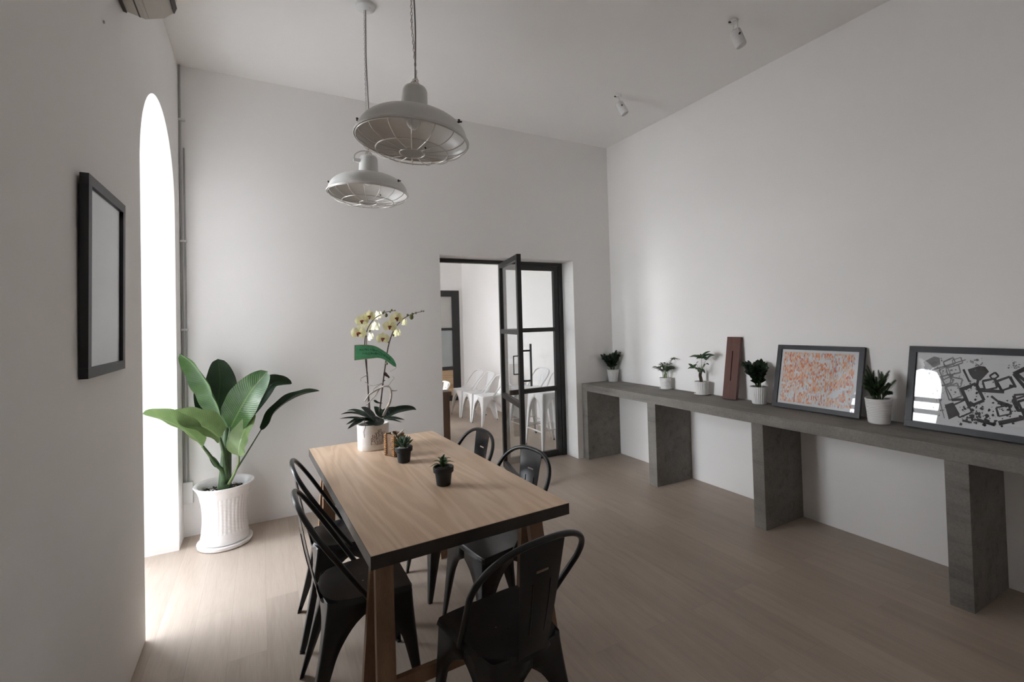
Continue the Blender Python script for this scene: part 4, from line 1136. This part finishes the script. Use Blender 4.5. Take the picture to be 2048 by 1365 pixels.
for k in range(17):
    a = rnd.uniform(0, 6.28); d = V((math.cos(a), math.sin(a), 0)); lean = rnd.uniform(.1,.55); L = rnd.uniform(.10,.165)
    if k == 0: d = V((-.1,-.99,0)); lean, L = .40, .215
    b0 = V((rnd.uniform(-.022,.022), rnd.uniform(-.022,.022), z-.004))
    P_ = catmull([b0, b0+d*.02*lean+V((0,0,L*.5)), b0+d*.07*lean/.5+V((0,0,L*.92)), b0+d*(.13*lean/.5)+V((0,0,L*.95))], 16)
    P_ = [p if abs(p.x) < .066 else V((math.copysign(.066, p.x), p.y, p.z)) for p in P_]
    tube(bs, P_, lambda t_: lerp(.0024,.0008,t_), 5)
    for j in range(7, 17):
        p = P_[j]; tg = (P_[min(j+1,16)]-P_[j-1]).normalized(); s = tg.cross(V((0,0,1))); s = s.normalized() if s.length > 1e-3 else V((1,0,0))
        for sg in (-1, 1):
            dr = (tg*.7+s*sg*.75+V((0,0,rnd.uniform(-.25,.1)))).normalized(); ll = .045*rnd.uniform(.7,1.1)
            q = p+dr*ll
            if q.x > .07: continue
            leaf(bm, [p, p+dr*ll*.5+V((0,0,.003)), q-V((0,0,.005))], .0042, V((-.3,-.3,.9)), 6, 2, fold=.2)
obj('stem', bs, M_palestalk, t, True); obj('foliage', bm, M_palm, t, True)

t = thing('potted_plant', 'small money tree with a twisted trunk in a fluted white pot on the bench', 'plant', (3.440, 2.872, Z0), 0, GP)
MT = V((3.440, 2.872, Z0))
saucer(t, .068); z = benchpot(t, .059, .118, 'fluted')
bm = B()
for ph in (0, 2.1, 4.2): tube(bm, [V((.007*math.cos(ph+q*4), .007*math.sin(ph+q*4), z-.004+q*.115)) + V((0, .012*math.sin(q*2.5), 0)) for q in [k/20 for k in range(21)]], lambda t_: lerp(.0085,.007,t_), 8)
tk = V((0, .008, z+.11))
def mp(x, y, X_=3.42): return atX(1300+x/9.75, 690+y/9.75, X_) - MT
tube(bm, catmull([tk-V((0,0,.01)), mp(950,520), mp(935,480)], 8), .006, 7); tube(bm, catmull([tk-V((0,0,.01)), mp(1005,540), mp(1010,490)], 8), .006, 7)
obj('trunk', bm, M_trunk, t, True)
bs, bm = B(), B()
hubs = [((1000,262,3.40), [(760,238),(905,200),(985,172),(1110,160),(1180,128),(1140,280),(900,275),(1265,205)], (1010,490)),
        ((850,458,3.42), [(745,370),(735,470),(865,380),(930,480)], (940,485)),
        ((905,375,3.44), [(945,335),(870,440)], (940,480)),
        ((1095,300,3.43), [(1265,205),(1120,240),(1030,235)], (1010,490)),
        ((1000,480,3.38), [(1075,560),(960,560),(1060,500),(880,480)], (1000,520)),
        ((1085,375,3.44), [(1150,392),(1040,440)], (1015,490))]
for (hx, hy, hX), tips, st in hubs:
    h = mp(hx, hy, hX); s0 = mp(*st)
    tube(bs, catmull([s0, s0.lerp(h, .5)+V((0,0,.008)), h], 10), .0016, 5)
    for k, (x, y) in enumerate(tips):
        tipp = mp(x, y, hX - .012 + .010*(k % 3)); L = (tipp-h).length
        leaf(bm, [h, h.lerp(tipp, .5)+V((0,0,L*.10)), tipp], min(.016, L*.22), V((-.5,-.45,.7)), 10, 4, fold=.3, base=.72)
obj('stalk', bs, M_palestalk, t, True); obj('foliage', bm, M_money, t, True)

t = thing('potted_plant', 'dark bushy plant in a white pot between wooden board and orange print', 'plant', (3.422, 2.318, Z0), 0, GP)
z = benchpot(t, .063, .135, 'fluted'); zz(t, z, .10, .185, 15, 17, .020)

t = thing('potted_plant', 'green foxtail fern in the largest white ringed pot between the two leaning prints', 'plant', (3.372, 1.492, Z0), 0, GP)
z = benchpot(t, .068, .156, 'ringed')
rnd = random.Random(12); bm = B(); bs = B()
def FP(x, y, X_): return atX(1700+x/7.18, 690+y/7.18, X_) - V((3.372, 1.492, Z0))
plumes = [(250,300,3.345),(230,360,3.34),(340,380,3.36),(410,370,3.38),(455,395,3.35),(565,380,3.38),(510,455,3.34),(655,515,3.36),(200,430,3.33),(265,430,3.36),(380,470,3.32),(600,690,3.33),(185,560,3.31),(300,520,3.30),(460,520,3.31),(320,430,3.38),(225,500,3.30),(560,560,3.32),(400,560,3.28),(270,610,3.28),(500,610,3.29)]
plumes += [(rnd.uniform(200,580), rnd.uniform(420,620), rnd.uniform(3.29,3.37)) for _ in range(14)]
for x, y, X_ in plumes:
    tipp = FP(x, y, X_); b0 = V((rnd.uniform(-.02,.02), rnd.uniform(-.03,.03), z-.004)); mid = b0.lerp(tipp, .5) + V((0,0,.018))
    P_ = catmull([b0, mid, tipp], 40); tube(bs, P_, .0015, 5)
    for i in range(8, 41):
        p = P_[i]; tg = (P_[min(i+1,40)]-P_[max(i-1,0)]).normalized(); e = .016*math.sin(PI*min(1, (i-5)/37))**.6+.003
        s = tg.cross(V((1,.3,0))).normalized()
        for k in range(7):
            a = 2*PI*k/7+i*.9; dr = (Matrix.Rotation(a, 3, tg) @ s)*.8 + tg*.65
            q = p+dr*e*rnd.uniform(.8,1.15)
            if q.x > .135: continue
            leaf(bm, [p, p.lerp(q,.5), q], .0011, tg, 2, 2, fold=.1)
obj('stem', bs, M_stemgreen, t, True); obj('foliage', bm, M_fern, t, True)

# ------------------------------------------------------------------ slim window frame in the outer face of the arch (seen mirrored in the picture glass)
yc, r, zs = ARCHES[1]
w1 = thing('window_1', 'slim grey frame in the outer face of the arch', 'window', (XL-WT+.04, yc, 0)); w1['kind'] = 'structure'
bm = B()
for zz_ in (2.02, 2.20, 2.37): box(bm, (-.02, -r+.002, zz_), (.02, r-.002, zz_+.055))
obj('transom', bm, M_pipe, w1)

# ------------------------------------------------------------------ light
w = bpy.data.worlds.new('overcast_sky'); bpy.context.scene.world = w; w.use_nodes = True
nt = w.node_tree; bg = nt.nodes['Background']
# bright hazy horizon, dimmer overhead
tc = nt.nodes.new('ShaderNodeTexCoord'); sx_ = nt.nodes.new('ShaderNodeSeparateXYZ'); nt.links.new(tc.outputs['Generated'], sx_.inputs[0])
cr = nt.nodes.new('ShaderNodeValToRGB'); nt.links.new(sx_.outputs[2], cr.inputs[0])
e = cr.color_ramp.elements; e[0].position = 0; e[0].color = (.90, .90, .90, 1); e[1].position = .85; e[1].color = (.36, .40, .46, 1)
mu = nt.nodes.new('ShaderNodeMix'); mu.data_type = 'RGBA'; mu.blend_type = 'MULTIPLY'; mu.inputs[0].default_value = 1
nt.links.new(cr.outputs[0], mu.inputs[6]); mu.inputs[7].default_value = (.945, .958, .98, 1); nt.links.new(mu.outputs[2], bg.inputs[0])
bg.inputs[1].default_value = 11.0
for yc, r, zs in ARCHES:                       # sampling portals in all arches, the added fill opening too
    L = bpy.data.lights.new('sky_portal', 'AREA'); L.shape = 'RECTANGLE'; L.size = r*2; L.size_y = zs+r; L.cycles.is_portal = True
    o = bpy.data.objects.new('sky_portal', L); C.objects.link(o); o.location = (XL-WT-.01, yc, (zs+r)/2); o.rotation_euler = (0, -PI/2, 0)

# ------------------------------------------------------------------ camera
cam = bpy.data.cameras.new('camera'); co = bpy.data.objects.new('camera', cam); C.objects.link(co)
cam.sensor_width = 36; cam.lens = F/2048*36; cam.shift_y = -(682.5-CY)/2048; cam.clip_start = .02
m = Matrix((rt, up, -fw)).transposed().to_4x4(); m.translation = EYE; co.matrix_world = m
sc = bpy.context.scene; sc.camera = co
vsn = sc.view_settings; vsn.view_transform = 'Standard'; vsn.look = 'None'; vsn.gamma = 1; vsn.exposure = 1.03; vsn.use_curve_mapping = False
sc.cycles.max_bounces = 16; sc.cycles.diffuse_bounces = 10; sc.cycles.glossy_bounces = 6; sc.cycles.transparent_max_bounces = 16; sc.cycles.transmission_bounces = 8
sc.cycles.use_denoising = True; sc.cycles.sample_clamp_indirect = 6
sc.cycles.caustics_reflective = False; sc.cycles.caustics_refractive = False
